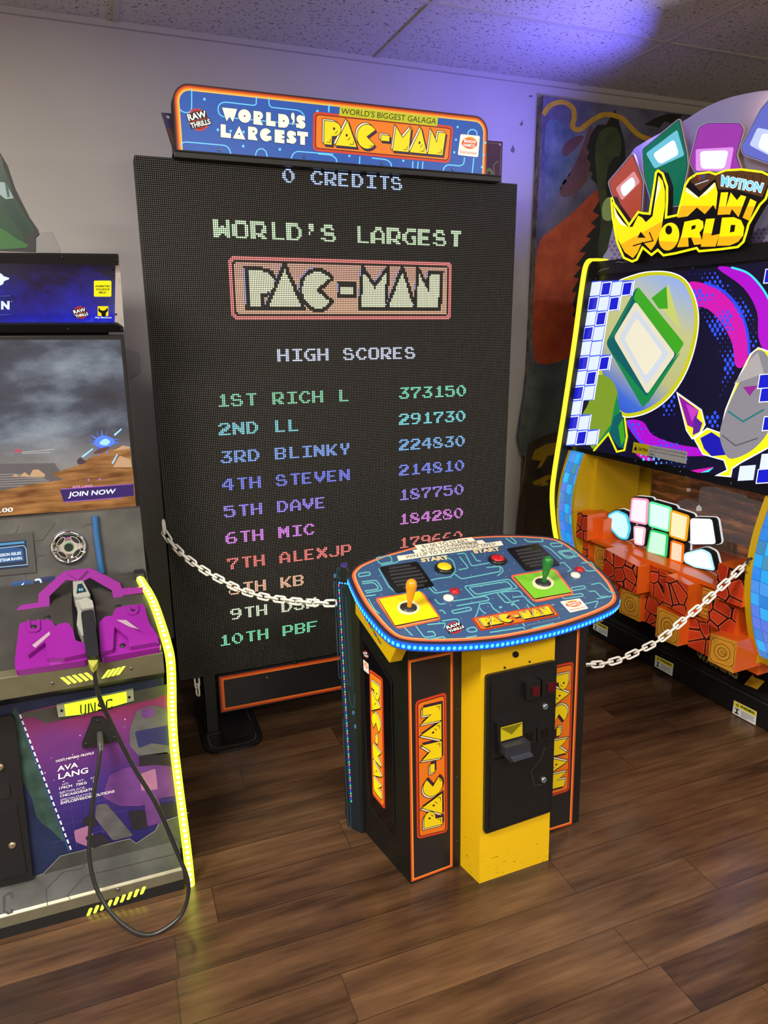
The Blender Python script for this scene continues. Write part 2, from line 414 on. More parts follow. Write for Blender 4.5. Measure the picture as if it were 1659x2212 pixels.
b.fill(g, smooth([(315, 1000), (400, 930), (520, 830), (620, 730), (680, 720), (720, 800), (700, 960), (640, 1140), (560, 1300), (520, 1420), (500, 1520), (500, 1700), (300, 1760), (255, 1650), (262, 1300), (280, 1080)], 4), RED, 2)
# dark leafy column with a ragged edge
rag = [(745, 240), (690, 330), (640, 330), (600, 390), (585, 440), (575, 460), (590, 500), (575, 530), (600, 560), (590, 600), (612, 620), (600, 650), (640, 690), (650, 740), (672, 740), (640, 800), (610, 850), (650, 870), (600, 920), (630, 935), (570, 1000), (600, 1010), (530, 1090), (570, 1095), (510, 1170), (545, 1180), (495, 1240), (530, 1250), (485, 1330), (515, 1330), (490, 1400), (505, 1430), (490, 1470), (515, 1490), (500, 1560), (530, 1600), (520, 1659), (900, 1659), (860, 1100), (820, 700), (800, 420)]
b.fill(g, rag, INKY, 3)
b.fill(g, smooth([(640, 400), (690, 350), (750, 350), (780, 420), (770, 520), (740, 520), (700, 600), (690, 720), (720, 900), (760, 1100), (700, 1200), (640, 1100), (660, 900), (640, 700), (625, 520)], 4), GRN, 4)
b.stroke(g, smooth([(315, 270), (360, 215), (430, 195), (490, 230), (500, 290), (490, 340), (530, 360), (600, 310), (680, 270), (780, 290), (840, 350), (900, 400), (1000, 430)], 6, False), 30, OCHRE, 4.5)
b.fill(g, [(920, 330), (980, 290), (1060, 265), (1150, 270), (1100, 330), (1040, 310), (1010, 350), (970, 340)], INKY, 4)
h = mp.px(1120, 560, 3.078)
b.fill(h, smooth([(70, 690), (110, 690), (150, 720), (220, 705), (290, 670), (350, 655), (420, 650), (420, 1300), (20, 1300), (40, 900)], 3), HILL, 5)
b.fill(h, [(60, 1230), (130, 1190), (200, 1160), (300, 1140), (420, 1130), (420, 2200), (-40, 2200), (0, 1700), (40, 1400)], EARTH, 6)
for pts in ([(105, 1270), (180, 1230), (250, 1215), (250, 1290), (190, 1310), (150, 1380), (120, 1390), (150, 1340), (85, 1330)], [(90, 1480), (200, 1430), (225, 1445), (150, 1500), (100, 1500)], [(120, 1500), (190, 1480), (200, 1500), (150, 1508)]):
    b.fill(h, pts, OCHRE, 7)
tag(b.build('painted_mural'), 'painted wall mural of red, grey and dark green swirls beside white wall', 'mural')

# clear hexagon plates stuck on the wall
HX = mat('grey_hexagon_vinyl', (172, 169, 166), 0.45)
def hexa(pts, label):
    bb = MB(); q = [wp.at(*p) for p in pts]; fr = lambda x, y, h=0.0: Vector((x, WY-h, y))
    p2 = [(v.x, v.z) for v in q]
    bb.prism(fr, p2, 0.0006, 0.004, HX); tag(bb.build('wall_decal'), label, 'decal', 'hexagon decals on the back wall')
hexa([(250, 745), (300, 762), (303, 805), (280, 818), (240, 800), (235, 770)], 'pale grey hexagon decal on the wall right of the battle screen')
hexa([(66, 505), (112, 500), (130, 540), (110, 580), (70, 585), (50, 540)], 'pale grey hexagon decal on wall behind the green topper board')

# ------------------------------------------------------------------ giant dot-matrix machine
SY = 2.8656
SX0, SX1, SZ0, SZ1 = 0.1766, 1.7349, 0.2898, 2.3336
PITCHX, PITCHZ = (SX1-SX0)/224.0, (SZ1-SZ0)/288.0
def led_panel_mat():
    t = NT('unlit_dot_matrix', 0.5); o = t.xyz()
    fx = t.math('SUBTRACT', t.math('FRACT', t.math('DIVIDE', t.math('SUBTRACT', o[0], SX0), PITCHX)), 0.5)
    fz = t.math('SUBTRACT', t.math('FRACT', t.math('DIVIDE', t.math('SUBTRACT', SZ1, o[2]), PITCHZ)), 0.5)
    r = t.math('SQRT', t.math('ADD', t.math('MULTIPLY', fx, fx), t.math('MULTIPLY', fz, fz)))
    k = t.math('LESS_THAN', r, 0.20)
    t.put(t.mix(k, lin((9, 8, 8)), lin((140, 136, 128))), t.b.inputs['Base Color'])
    t.put(t.math('ADD', 0.55, t.math('MULTIPLY', k, -0.2)), t.b.inputs['Roughness'])
    t.b.inputs['Specular IOR Level'].default_value = 0.15
    return t.m
FONT = {
 'A': '0011100,0110110,1100011,1100011,1111111,1100011,1100011', 'B': '1111110,1100011,1100011,1111110,1100011,1100011,1111110',
 'C': '0011110,0110011,1100000,1100000,1100000,0110011,0011110', 'D': '1111100,1100110,1100011,1100011,1100011,1100110,1111100',
 'E': '1111110,1100000,1100000,1111100,1100000,1100000,1111110', 'F': '1111111,1100000,1100000,1111110,1100000,1100000,1100000',
 'G': '0011111,0110000,1100000,1100111,1100011,0110011,0011111', 'H': '1100011,1100011,1100011,1111111,1100011,1100011,1100011',
 'I': '0111111,0001100,0001100,0001100,0001100,0001100,0111111', 'J': '0000011,0000011,0000011,0000011,0000011,1100011,0111110',
 'K': '1100011,1100110,1101100,1111000,1111100,1101110,1100111', 'L': '0110000,0110000,0110000,0110000,0110000,0110000,0111111',
 'M': '1100011,1110111,1111111,1111111,1101011,1100011,1100011', 'N': '1100011,1110011,1111011,1111111,1101111,1100111,1100011',
 'O': '0111110,1100011,1100011,1100011,1100011,1100011,0111110', 'P': '1111110,1100011,1100011,1100011,1111110,1100000,1100000',
 'R': '1111110,1100011,1100011,1100111,1111100,1101110,1100111', 'S': '0111100,1100110,1100000,0111110,0000011,1100011,0111110',
 'T': '0111111,0001100,0001100,0001100,0001100,0001100,0001100', 'V': '1100011,1100011,1100011,1110111,0111110,0011100,0001000',
 'W': '1100011,1100011,1101011,1111111,1111111,1110111,1100011', 'X': '1100011,1110111,0111110,0011100,0111110,1110111,1100011',
 'Y': '0110011,0110011,0110011,0011110,0001100,0001100,0001100', "'": '0011000,0011000,0001000,0010000,0000000,0000000,0000000',
 '0': '0011100,0100110,1100011,1100011,1100011,0110010,0011100', '1': '0001100,0011100,0001100,0001100,0001100,0001100,0111111',
 '2': '0111110,1100011,0000111,0011110,0111100,1110000,1111111', '3': '0111111,0000110,0001100,0011110,0000011,1100011,0111110',
 '4': '0001110,0011110,0110110,1100110,1111111,0000110,0000110', '5': '1111110,1100000,1111110,0000011,0000011,1100011,0111110',
 '6': '0011110,0110000,1100000,1111110,1100011,1100011,0111110', '7': '1111111,1100011,0000110,0001100,0011000,0011000,0011000',
 '8': '0111100,1100010,1110010,0111100,1001111,1000011,0111110', '9': '0111110,1100011,1100011,0111111,0000011,0000110,0111100', ' ': ''}
LIT = {}
def put_text(s, x, y, c, cw=8, ch=8):
    for i, c_ in enumerate(s):
        g = FONT[c_]
        if not g: continue
        rows = g.split(',')
        for r in range(ch-1):
            for q in range(cw-1):
                rr = min(6, r*7//(ch-1)); qq = min(6, q*7//(cw-1))
                if rows[rr][qq] == '1': LIT[(x+i*cw+q, y+r)] = c
CW = [(70, 190, 130), (60, 185, 200), (60, 130, 235), (40, 70, 240), (110, 80, 245), (215, 80, 235), (250, 60, 40), (250, 170, 120), (215, 235, 190), (60, 215, 140)]
CW2 = [(50, 215, 165), (60, 215, 225), (70, 160, 245), (50, 90, 250), (120, 80, 245), (220, 80, 230), (250, 60, 40)]
put_text('0 CREDITS', 76, 1, (150, 185, 250))
put_text("WORLD'S LARGEST", 37, 28, (185, 225, 165), 10, 10)
put_text('HIGH SCORES', 69, 95, (190, 205, 240))
names = ['RICH L', 'LL', 'BLINKY', 'STEVEN', 'DAVE', 'MIC', 'ALEXJP', 'KB', 'DSW', 'PBF']
scores = ['373150', '291730', '224830', '214810', '187750', '184280', '179660']
for i, nm in enumerate(names):
    y = 119+16*i
    rk = ['1ST', '2ND', '3RD', '4TH', '5TH', '6TH', '7TH', '8TH', '9TH', '10TH'][i]
    put_text(rk, 33-8*(len(rk)-3), y, CW[i]); put_text(nm, 65, y, CW[i])
    if i < len(scores): put_text(scores[i], 145, y, CW2[i])
def inside(p, poly):
    c = False; j = len(poly)-1
    for i in range(len(poly)):
        a, bb = poly[i], poly[j]
        if (a[1] > p[1]) != (bb[1] > p[1]) and p[0] < (bb[0]-a[0])*(p[1]-a[1])/(bb[1]-a[1])+a[0]: c = not c
        j = i
    return c
R0, R1, R2 = rrect(0, 0, 100, 25, 3.2), rrect(1.5, 1.6, 98.5, 23.4, 2.2), rrect(2.3, 2.4, 97.7, 22.6, 1.6)
core = {k: inset(p, 0.25) for k, p in LOGO.items()}
big = {k: inset(p, -1.35) for k, p in LOGO.items()}
for cx in range(44, 181):
    for cy in range(46, 79):
        p = ((cx-43.5)/136.5*100, (78.5-cy)/33.0*25)
        if not inside(p, R0): continue
        if not inside(p, R1): LIT[(cx, cy)] = (220, 48, 42); continue
        if not inside(p, R2): continue
        if any(inside(p, q) for q in core.values()): LIT[(cx, cy)] = (216, 222, 168); continue
        if any(inside((p[0]+1.3, p[1]-1.1), q) for q in LOGO.values()) and not any(inside((p[0]+0.6, p[1]-0.5), inset(q, -0.5)) for q in LOGO.values()):
            LIT[(cx, cy)] = (90, 100, 190); continue
        if any(inside(p, q) for q in big.values()): continue
        LIT[(cx, cy)] = (205, 138, 86) if (p[1] < 17) else (190, 116, 80)
t = NT('lit_dots', 0.4); at_ = t.n('Attribute'); at_.attribute_name = 'dot'
t.put((0.02, 0.02, 0.02), t.b.inputs['Base Color']); t.put(at_.outputs['Color'], t.b.inputs['Emission Color']); t.b.inputs['Emission Strength'].default_value = 1.7
LITM = t.m
screen = thing('arcade_screen_machine', 'giant dot-matrix arcade screen with a blue lit sign on top, by the wall', 'arcade machine', ((SX0+SX1)/2, SY+0.1, 0))
b = MB(); b.box(SX0, SX1, SY, SY+0.11, SZ0, SZ1, DARK); b.box(SX0, SX1, SY-0.0006, SY-0.0001, SZ0, SZ1, led_panel_mat()); pan = b.build('display_panel', screen, base=Vector((0, 0, 0)))
pan.location = -screen.location
b = MB(); cols = []
for (cx, cy), c in LIT.items():
    x = SX0+(cx+0.5)*PITCHX; z = SZ1-(cy+0.5)*PITCHZ; lc = lin(c)
    for rad, y, k in ((0.47, SY-0.0012, 0.62), (0.29, SY-0.0017, 1.0)):
        vs = [(x+rad*PITCHX*math.cos(PI*(i+0.5)/4), y, z+rad*PITCHZ*math.sin(PI*(i+0.5)/4)) for i in range(8)]
        b.add(vs, [tuple(range(8))], LITM)
        w_ = 0.55 if k == 1.0 else 0.0
        cols.append(tuple((v*k)*(1-w_)+w_*(0.8+0.2*v) for v in lc))
lo = b.build('lit_dots', pan, base=screen.location)
lo.location = screen.location
a = lo.data.attributes.new('dot', 'FLOAT_COLOR', 'FACE')
for i, c in enumerate(cols): a.data[i].color = (*c, 1)

# lit sign on top
G = 1.0
mz = lambda x, y: YP(SY).at(x, y)
mx0, mx1, mz0, mz1 = 0.3216, 1.585, 2.336, 2.579
fm = axes((mx0, SY, mz0), (1, 0, 0), (0, 0, 1))
W_, H_ = mx1-mx0, mz1-mz0
b = MB()
outer = [(0, 0), (W_, 0)] + [(W_-0.062+0.062*math.cos(a_), H_-0.062+0.062*math.sin(a_)) for a_ in [PI/2*k/10 for k in range(11)]] + [(0.062-0.062*math.sin(a_), H_-0.062+0.062*math.cos(a_)) for a_ in [PI/2*k/10 for k in range(11)]]
b.prism(fm, outer, -0.075, 0, ink((25, 12, 10)), DARK)
def band(d): return [(min(max(x, d), W_-d) if y < 0.15*H_ else x, y) for x, y in [(q[0], max(0.0, q[1]) if q[1] > 0.01 else 0.0) for q in inset(outer, d)]]
for i, (d, c) in enumerate(((0.004, (150, 40, 12)), (0.008, (222, 88, 16)), (0.013, (250, 150, 30)), (0.018, (250, 200, 90)), (0.0225, (38, 84, 168)))):
    b.fill(fm, band(d), ink(c, 0.95 if i == 4 else 0.85), 1+i*0.6)
px = YP(SY).px(370, 170, 4.74); py = YP(SY).px(700, 220, 4.484)
LB = ink((110, 205, 245), G)
for pts in ([(208, 105), (208, 310), (190, 345), (150, 352), (105, 335), (88, 315)], [(870, 180), (868, 265), (845, 275), (540, 240), (490, 262), (475, 310), (490, 370), (540, 395), (1000, 440), (1290, 468), (1360, 440), (1370, 400), (1340, 350), (1300, 325), (1020, 295), (998, 265), (998, 195)],
            [(97, 690), (110, 660), (140, 648), (555, 685), (595, 720), (608, 775)], [(860, 800), (870, 740), (915, 712), (965, 735), (985, 812)], [(1225, 828), (1240, 775), (1280, 745), (1659, 775)], [(1615, 265), (1612, 345)]):
    b.stroke(px, rnd(pts, 26, False, 4), 11, LB, 5)
for pts in ([(-60, 505), (60, 515), (115, 545), (125, 600)], [(345, 530), (340, 615)], [(460, 545), (610, 562), (650, 600), (650, 645)], [(858, 575), (855, 660)], [(910, 580), (900, 665)], [(955, 580), (948, 668)], [(1150, 690), (1155, 640), (1190, 610), (1320, 622), (1352, 600), (1358, 540)], [(1448, 545), (1430, 712)], [(1390, 318), (1395, 285), (1435, 264), (1475, 285), (1480, 325)], [(45, 25), (42, 100)]):
    b.stroke(py, rnd(pts, 26, False, 4), 11, LB, 5)
for x, y in ((338, 212), (476, 525), (607, 537), (738, 548), (735, 692), (1110, 725), (1494, 335)): b.disc(px, x, y, 13, LB, 5, 14, 15)
for x, y in ((243, 525), (766, 572), (1291, 245), (1275, 368), (1259, 490), (1560, 398), (1542, 518), (1526, 634)): b.disc(py, x, y, 11, LB, 5, 14, 12)
sp = YP(SY)
star_badge(b, sp.quad((402, 229), (452, 236), (454, 288), (405, 283), 10, 10), G, 6)
oval_badge(b, sp.quad((994, 290), (1036, 294), (1032, 340), (988, 335), 10, 10), G, 6)
logo(b, sp.quad((676, 241), (979, 273), (971, 353), (675, 326), 100, 25), G, 7)
CREAM, LBK = ink((238, 236, 218), G), ink((16, 18, 30), G)
def deco(q, fm_, lv):
    b.fill(fm_, inset(q, -4.0), LBK, lv); b.fill(fm_, q, CREAM, lv+1)
def arc(cx, cy, r, a0, a1, n=9, ry=None): return [(cx+r*math.cos(math.radians(a0+(a1-a0)*k/(n-1))), cy+(ry or r)*math.sin(math.radians(a0+(a1-a0)*k/(n-1)))) for k in range(n)]
def D_(x, y, w_, h_):  # letter boxes in sign pixels, y down; slope of the lettering comes from px
    return lambda u, v: (x+u*w_, y+v*h_+u*w_*0.105)
def glyph(ch, x, y, w_, h_, lv=9):
    m = D_(x, y, w_, h_); P = lambda L: [m(u, v) for u, v in L]; dots = []
    if ch == 'W': q = P([(0, 0), (1, 0), (0.72, 1), (0.5, 0.62), (0.3, 1)])
    elif ch == 'O': q = P(arc(.5, .5, .5, 0, 345, 24)); dots = [(.5, .5)]
    elif ch == 'R': q = P([(0, 0), (.62, 0)]+arc(.62, .3, .36, -80, 70, 8, .3)+[(.72, .6), (1, 1), (0, 1)]); dots = [(.55, .35)]
    elif ch == 'L': q = P([(0, 0), (.5, 0), (.5, .62), (1, .62), (1, 1), (0, 1)])
    elif ch == 'D': q = P([(0, 0), (.5, 0)]+arc(.5, .5, .5, -85, 85, 12)+[(0, 1)]); dots = [(.5, .5)]
    elif ch == "'": q = P(arc(.5, .3, .45, 90, 360, 10, .28)+[(.95, .7), (.3, 1), (.5, .6)])
    elif ch == 'S': q = P([(.95, .1), (.95, .38), (.6, .34), (1, .6)]+arc(.55, .7, .45, 0, 120, 7, .3)+[(0, .95), (0, .64), (.35, .68), (.05, .45)]+arc(.45, .28, .42, 170, 290, 7, .28))
    elif ch == 'A': q = P([(.5, 0), (1, 1), (0, 1)]); dots = [(.5, .62)]
    elif ch == 'G': q = P(arc(.5, .5, .5, -35, -320, 20)+[(.95, .95), (.95, .55), (.5, .55)])
    elif ch == 'E': q = P([(0, 0), (1, 0), (1, .32), (.75, .34), (.75, .42), (1, .42), (1, .62), (.75, .62), (.75, .7), (1, .7), (1, 1), (0, 1)])
    elif ch == 'T': q = P([(0, 0), (1, 0), (1, .34), (.72, .34), (.72, 1), (.28, 1), (.28, .34), (0, .34)])
    deco(q, px, lv)
    for u, v in dots: b.disc(px, *m(u, v), 9, LBK, lv+2, 10)
for ch, x, y, w_ in (('W', 517, 298, 155), ('O', 682, 310, 132), ('R', 838, 332, 100), ('L', 968, 345, 96), ('D', 1092, 362, 112), ("'", 1220, 345, 42), ('S', 1275, 372, 95)): glyph(ch, x, y, w_, 138)
for ch, x, y, w_ in (('L', 503, 468, 105), ('A', 627, 480, 130), ('R', 783, 492, 100), ('G', 905, 505, 124), ('E', 1055, 522, 100), ('S', 1178, 530, 98), ('T', 1286, 540, 110)): glyph(ch, x, y, w_, 134)
sign = b.build('lit_sign', screen)
b = MB(); q = sp.quad((733, 231), (945, 254), (942, 274), (731, 251), 100, 10)
b.prism(q, [(0, 0), (100, 0), (100, 10), (0, 10)], 0.0078, 0.0086, ink((205, 205, 40), 0.8))
q2 = lambda x, y, h=0: q(x, y, h+0.0086)
b.text(q2, "WORLD'S BIGGEST GALAGA", 1.6, 2.0, 96.5, 6.4, ink((25, 22, 15), 0.2), 1)
b.build('title_strip', sign, label='yellow strip with black capitals stuck over the sign')
for x, y, fx_ in ((490, 727, px), (1355, 800, px), (555, 597, py), (1245, 655, py)):
    b = MB(); c = fx_(x, y, 0.003); b.lathe(c, (0, -1, 0), [(0.0055, 0), (0.0055, 0.002), (0.003, 0.003)], STEEL, 12); b.build('screw', sign)
b = MB(); b.box(mx0-0.012, mx1+0.05, SY-0.035, SY+0.06, SZ1-0.004, SZ1+0.016, BLACK); b.box(mx0-0.012, mx1+0.05, SY-0.035, SY-0.03, SZ1+0.016, SZ1+0.022, BLACK)
b.add([(mx0-0.012, SY-0.03, SZ1), (mx0-0.012, SY+0.03, SZ1), (mx0-0.012, SY+0.03, SZ1+0.06)], [(0, 1, 2)], BLACK)
b.build('sign_ledge', screen, 0.002)

# feet, posts and kick panel
for i, (xa, xb) in enumerate(((0.245, 0.50), (1.42, 1.675))):
    b = MB(); yc = SY+0.02
    plate = rnd([(xa, yc-0.18), (xb, yc-0.18), (xb, yc+0.32), (xa, yc+0.32)], 0.085)
    fl = axes((0, 0, 0), (1, 0, 0), (0, 1, 0))
    b.prism(fl, plate, 0, 0.012, BLACK); b.stroke(lambda x, y, h=0: Vector((x, y, 0.012+h)), inset(plate, 0.028), 0.004, mat('worn_edge', (74, 70, 60), 0.5), 1, True)
    b.prism(lambda x, y, h=0: Vector((x, y, 0.012+h)), rnd([(xa+0.095, yc-0.1), (xb-0.025, yc-0.1), (xb-0.025, yc+0.02), (xa+0.095, yc+0.02)], 0.02), 0, 0.002, DARK)
    pl = b.build('foot_plate', screen, 0.002)
    b = MB(); px_ = xa+0.055
    b.box(px_-0.024, px_+0.026, yc-0.01, yc+0.1, 0.012, SZ0+0.04, BLACK); b.box(px_-0.034, px_-0.03, yc-0.03, yc+0.1, 0.012, 0.2, BLACK)
    b.box(px_-0.034, px_+0.034, yc-0.04, yc+0.1, 0.012, 0.016, BLACK); b.build('post', screen, 0.002)
kp = YP(SY-0.015)
k0 = kp.at(471, 1462); k1 = kp.at(481, 1540)
fk = axes((k0.x, SY-0.015, k1.z), (1, 0, 0), (0, 0, 1)); kw, kh = (SX0+SX1-2*k0.x), (SZ0-0.004-k1.z)
b = MB(); b.prism(fk, [(0, 0), (kw, 0), (kw, kh), (0, kh)], -0.02, 0, ink((40, 36, 38)), DARK)
for i, (d, c) in enumerate(((0.005, (190, 62, 24)), (0.013, (226, 110, 40)), (0.022, (26, 25, 28)))):
    b.fill(fk, rnd([(d, d), (kw-d, d), (kw-d, kh-d), (d, kh-d)], 0.004), ink(c), 1+i)
b.build('kick_panel', screen, 0.0)
for x, y in ((510, 1453), (637, 1431), (577, 1464)):
    b = MB(); b.lathe(kp.at(x, y)-Vector((0, 0.002, 0)), (0, -1, 0), [(0.006, 0), (0.006, 0.003), (0.003, 0.004)], STEEL if x == 577 else DARK, 12); b.build('screw', screen)

# printed board peeping out behind the sign
b = MB(); bp = YP(SY+0.117); q = bp.quad((348, 243), (1086, 306), (1083, 398), (380, 345), 100, 14)
b.prism(q, [(0, 0.5), (100, -1.5), (100, 14), (0, 14)], -0.004, 0, paint('board_print', (58, 26, 34), (92, 46, 50), 16.0), DARK)
edge = ink((120, 90, 80)); b.stroke(q, [(0.7, 1), (0.7, 13.2), (99.4, 13.2), (99.4, -1)], 0.25, edge, 1)
b.fill(q, [(0, 9.5), (6, 9.5), (6, 14), (0, 14)], ink((52, 40, 92)), 1.2); b.fill(q, smooth([(0.8, 6.5), (3, 8.8), (5.5, 8.5), (6, 5), (2, 5.2)], 3), ink((112, 74, 52)), 1.6)
b.fill(q, [(0, 3.4), (5, 4.6), (5, 2), (0, 1)], ink((100, 58, 112)), 1.5); b.fill(q, [(0, 0.9), (5, 2.2), (5, 1.4), (0, 0.4)], ink((190, 170, 140)), 1.8)
b.stroke(q, smooth([(98.6, -1), (97.3, 3.6), (97.0, 6.0), (98.6, 7.4)], 4, False), 0.25, ink((150, 130, 110)), 1.6)
b.stroke(q, smooth([(94, 2.8), (95.3, 4.6), (96.4, 3.8), (96.6, 2.2)], 4, False), 0.9, ink((88, 130, 50)), 1.8)
b.disc(q, 99.0, 13.0, 0.4, ink((170, 165, 165)), 2, 12); b.disc(q, 1.4, 12.8, 0.45, ink((180, 175, 175)), 2, 12)
tag(b.build('printed_board'), 'dark maroon printed board behind the blue lit sign', 'board')

# ------------------------------------------------------------------ control console in front of the screen
con = thing('control_console', 'two-player arcade control console with blue lit rim, yellow column and coin door', 'game console', (1.10, 1.90, 0))
dk = Pl((1.1, 2.0, 0.95), (0, -0.2, 1)); dz = dk.px(700, 1120, 2.5136); DN = dk.n
rim = smooth([(133, 310), (150, 275), (195, 242), (300, 200), (420, 165), (520, 138), (650, 110), (800, 94), (950, 87), (1100, 90), (1220, 100), (1290, 118), (1350, 152), (1420, 208), (1500, 276), (1562, 342), (1596, 400), (1606, 438), (1592, 468), (1555, 494), (1480, 528), (1350, 574), (1200, 615), (1000, 655), (850, 672), (700, 680), (560, 680), (450, 672), (380, 652), (325, 612), (270, 552), (205, 468), (155, 375)], 5)
b = MB(); b.prism(dz, rim, -0.028, 0, ink((34, 34, 40)), mat('rim_plastic', (40, 70, 150), 0.4))
o_ = [dk.at(700+x/2.5136, 1120+y/2.5136) for x, y in rim]
ex = Vector((1, 0, 0)); ey = Vector((0, 1, 0.2)).normalized(); oo = Vector((1.1, 2.0, 0.95))
fd = lambda x, y, h=0.0: oo + ex*x + ey*y + DN*h
rm = [((p-oo).dot(ex), (p-oo).dot(ey)) for p in o_]
BLUE = mat('deck_print_blue', (52, 80, 118), 0.32)
for i, (d, c) in enumerate(((0.011, ink((214, 92, 58))), (0.018, ink((240, 150, 84))), (0.0235, BLUE))): b.fill(fd, inset(rm, d), c, 1+i)
TEALI = ink((98, 172, 178)); DOT = ink((180, 205, 215))
def maze(pts, closed=False, r=14): b.stroke(dz, rnd(pts, r, closed, 4), 6.5, TEALI, 4.5, closed)
for pts, c in (([(185, 302), (248, 294), (252, 310), (190, 320)], 1), ([(205, 347), (285, 338), (318, 392), (228, 408)], 0), ([(207, 358), (272, 350), (300, 385), (220, 398)], 0), ([(280, 216), (360, 205), (372, 238), (302, 250)], 1), ([(296, 275), (350, 372), (395, 410)], 0),
   ([(640, 205), (700, 230), (715, 285), (690, 320), (610, 330), (560, 345)], 0), ([(722, 196), (766, 190), (800, 262), (944, 235), (960, 290), (745, 332), (690, 290)], 0), ([(735, 210), (785, 272), (730, 282)], 0), ([(760, 372), (1002, 332), (1052, 380), (815, 432)], 1), ([(785, 378), (992, 345), (1026, 378), (825, 416)], 1),
   ([(935, 405), (1062, 395), (1078, 420)], 0), ([(938, 408), (985, 462), (1060, 448)], 0), ([(960, 404), (1010, 450)], 0), ([(700, 452), (880, 424), (900, 446), (720, 478)], 0), ([(690, 505), (790, 484), (804, 500), (704, 520)], 1), ([(850, 468), (900, 458), (915, 490), (960, 520), (990, 512)], 0), ([(838, 480), (860, 510), (880, 520)], 0),
   ([(1022, 432), (1085, 424), (1110, 455), (1145, 480)], 0), ([(1015, 450), (1060, 495)], 0), ([(500, 590), (545, 650), (610, 640), (590, 615), (560, 620)], 0), ([(560, 580), (660, 570), (650, 600)], 0), ([(770, 605), (815, 590), (835, 615), (790, 622)], 1), ([(640, 560), (720, 548), (735, 560)], 0),
   ([(985, 108), (1020, 135), (1045, 142), (1035, 120), (1010, 105)], 0), ([(1085, 112), (1105, 130), (1195, 128), (1175, 108)], 0), ([(1225, 138), (1285, 135), (1295, 152), (1240, 158)], 1), ([(1265, 182), (1345, 172), (1385, 205), (1320, 222)], 1), ([(1278, 186), (1338, 180), (1368, 204), (1322, 212)], 1),
   ([(1190, 150), (1225, 165), (1290, 225)], 0), ([(1275, 248), (1300, 240), (1345, 285), (1320, 290)], 0), ([(1395, 245), (1450, 240), (1480, 285), (1425, 290), (1400, 262)], 0), ([(1340, 380), (1410, 368), (1422, 382), (1345, 396)], 1), ([(1450, 362), (1500, 352), (1545, 400), (1580, 410)], 0), ([(1438, 400), (1470, 395), (1500, 430), (1540, 425)], 0), ([(1290, 425), (1400, 410), (1408, 424), (1300, 440)], 1),
   ([(880, 560), (1050, 530), (1090, 590)], 0), ([(900, 622), (1080, 595), (1090, 604)], 0), ([(1130, 600), (1250, 572)], 0), ([(480, 640), (430, 590), (415, 598)], 0),
   ([(540, 345), (600, 410), (680, 396)], 0), ([(555, 340), (612, 398)], 0), ([(600, 440), (625, 470), (660, 465)], 0), ([(660, 520), (640, 500), (625, 505)], 0), ([(800, 190), (830, 235), (850, 232)], 0), ([(880, 270), (960, 262), (975, 290), (940, 315)], 0), ([(1100, 470), (1120, 500), (1250, 470)], 0), ([(1230, 300), (1255, 330), (1290, 325)], 0),
   ([(1480, 440), (1560, 425)], 0), ([(1400, 470), (1490, 450), (1470, 490)], 0), ([(420, 215), (400, 240), (310, 258)], 0), ([(240, 440), (275, 500), (300, 520)], 0), ([(225, 425), (280, 418)], 0), ([(560, 660), (650, 645), (660, 660)], 0), ([(770, 650), (830, 640)], 0), ([(850, 450), (830, 520), (810, 560)], 0)):
    maze(pts, c == 1)
random.seed(9)
rin = inset(rm, 0.035)
for i in range(26):
    for j in range(16):
        p = (-0.47+0.037*i, -0.33+0.037*j)
        if inside(p, rin) and (i+j) % 2 == 0: b.disc(fd, p[0], p[1], 0.0016, DOT, 4, 6)
for x, y, r in ((958, 485, 9), (1022, 470, 9)): b.disc(dz, x, y, r, TEALI, 4.5, 12, 7)
# printed frames round the joysticks, badges and name plate
for pts in ([(272, 437), (532, 396), (640, 553), (392, 607)], [(1005, 313), (1255, 272), (1362, 416), (1142, 462)]):
    b.fill(dz, rnd(pts, 26), ink((222, 96, 60)), 5.2); b.fill(dz, rnd(inset(pts, 8), 20), ink((240, 150, 96)), 6); b.fill(dz, rnd(inset(pts, 14), 14), ink((40, 36, 40)), 6.8)
star_badge(b, dk.quad((962, 1346), (999, 1343), (1003, 1368), (964, 1374), 10, 10), 0, 5.5)
oval_badge(b, dk.quad((1209, 1301), (1252, 1294), (1271, 1316), (1231, 1325), 10, 10), 0, 5.5)
logo(b, dk.quad((1017, 1337), (1189, 1306), (1209, 1332), (1037, 1365), 100, 25), 0, 5.5, dim=0.88)
GOLD = ink((235, 205, 150))
for q in (dk.quad((907, 1207), (965, 1200), (972, 1210), (910, 1217), 100, 14), dk.quad((1019, 1189), (1076, 1182), (1083, 1191), (1025, 1198), 100, 14)): b.text(q, 'START', 1, 1, 98, 12, GOLD, 5.5, 0.05)
q = dk.quad((1136, 1349), (1210, 1334), (1212, 1338), (1140, 1354), 100, 8); [b.stroke(q, [(2.4*k, 2.5), (2.4*k+1.7, 2.5)], 2.2, ink((120, 142, 176)), 5.5) for k in range(41) if k % 6 != 5]
deck = b.build('control_deck', con)

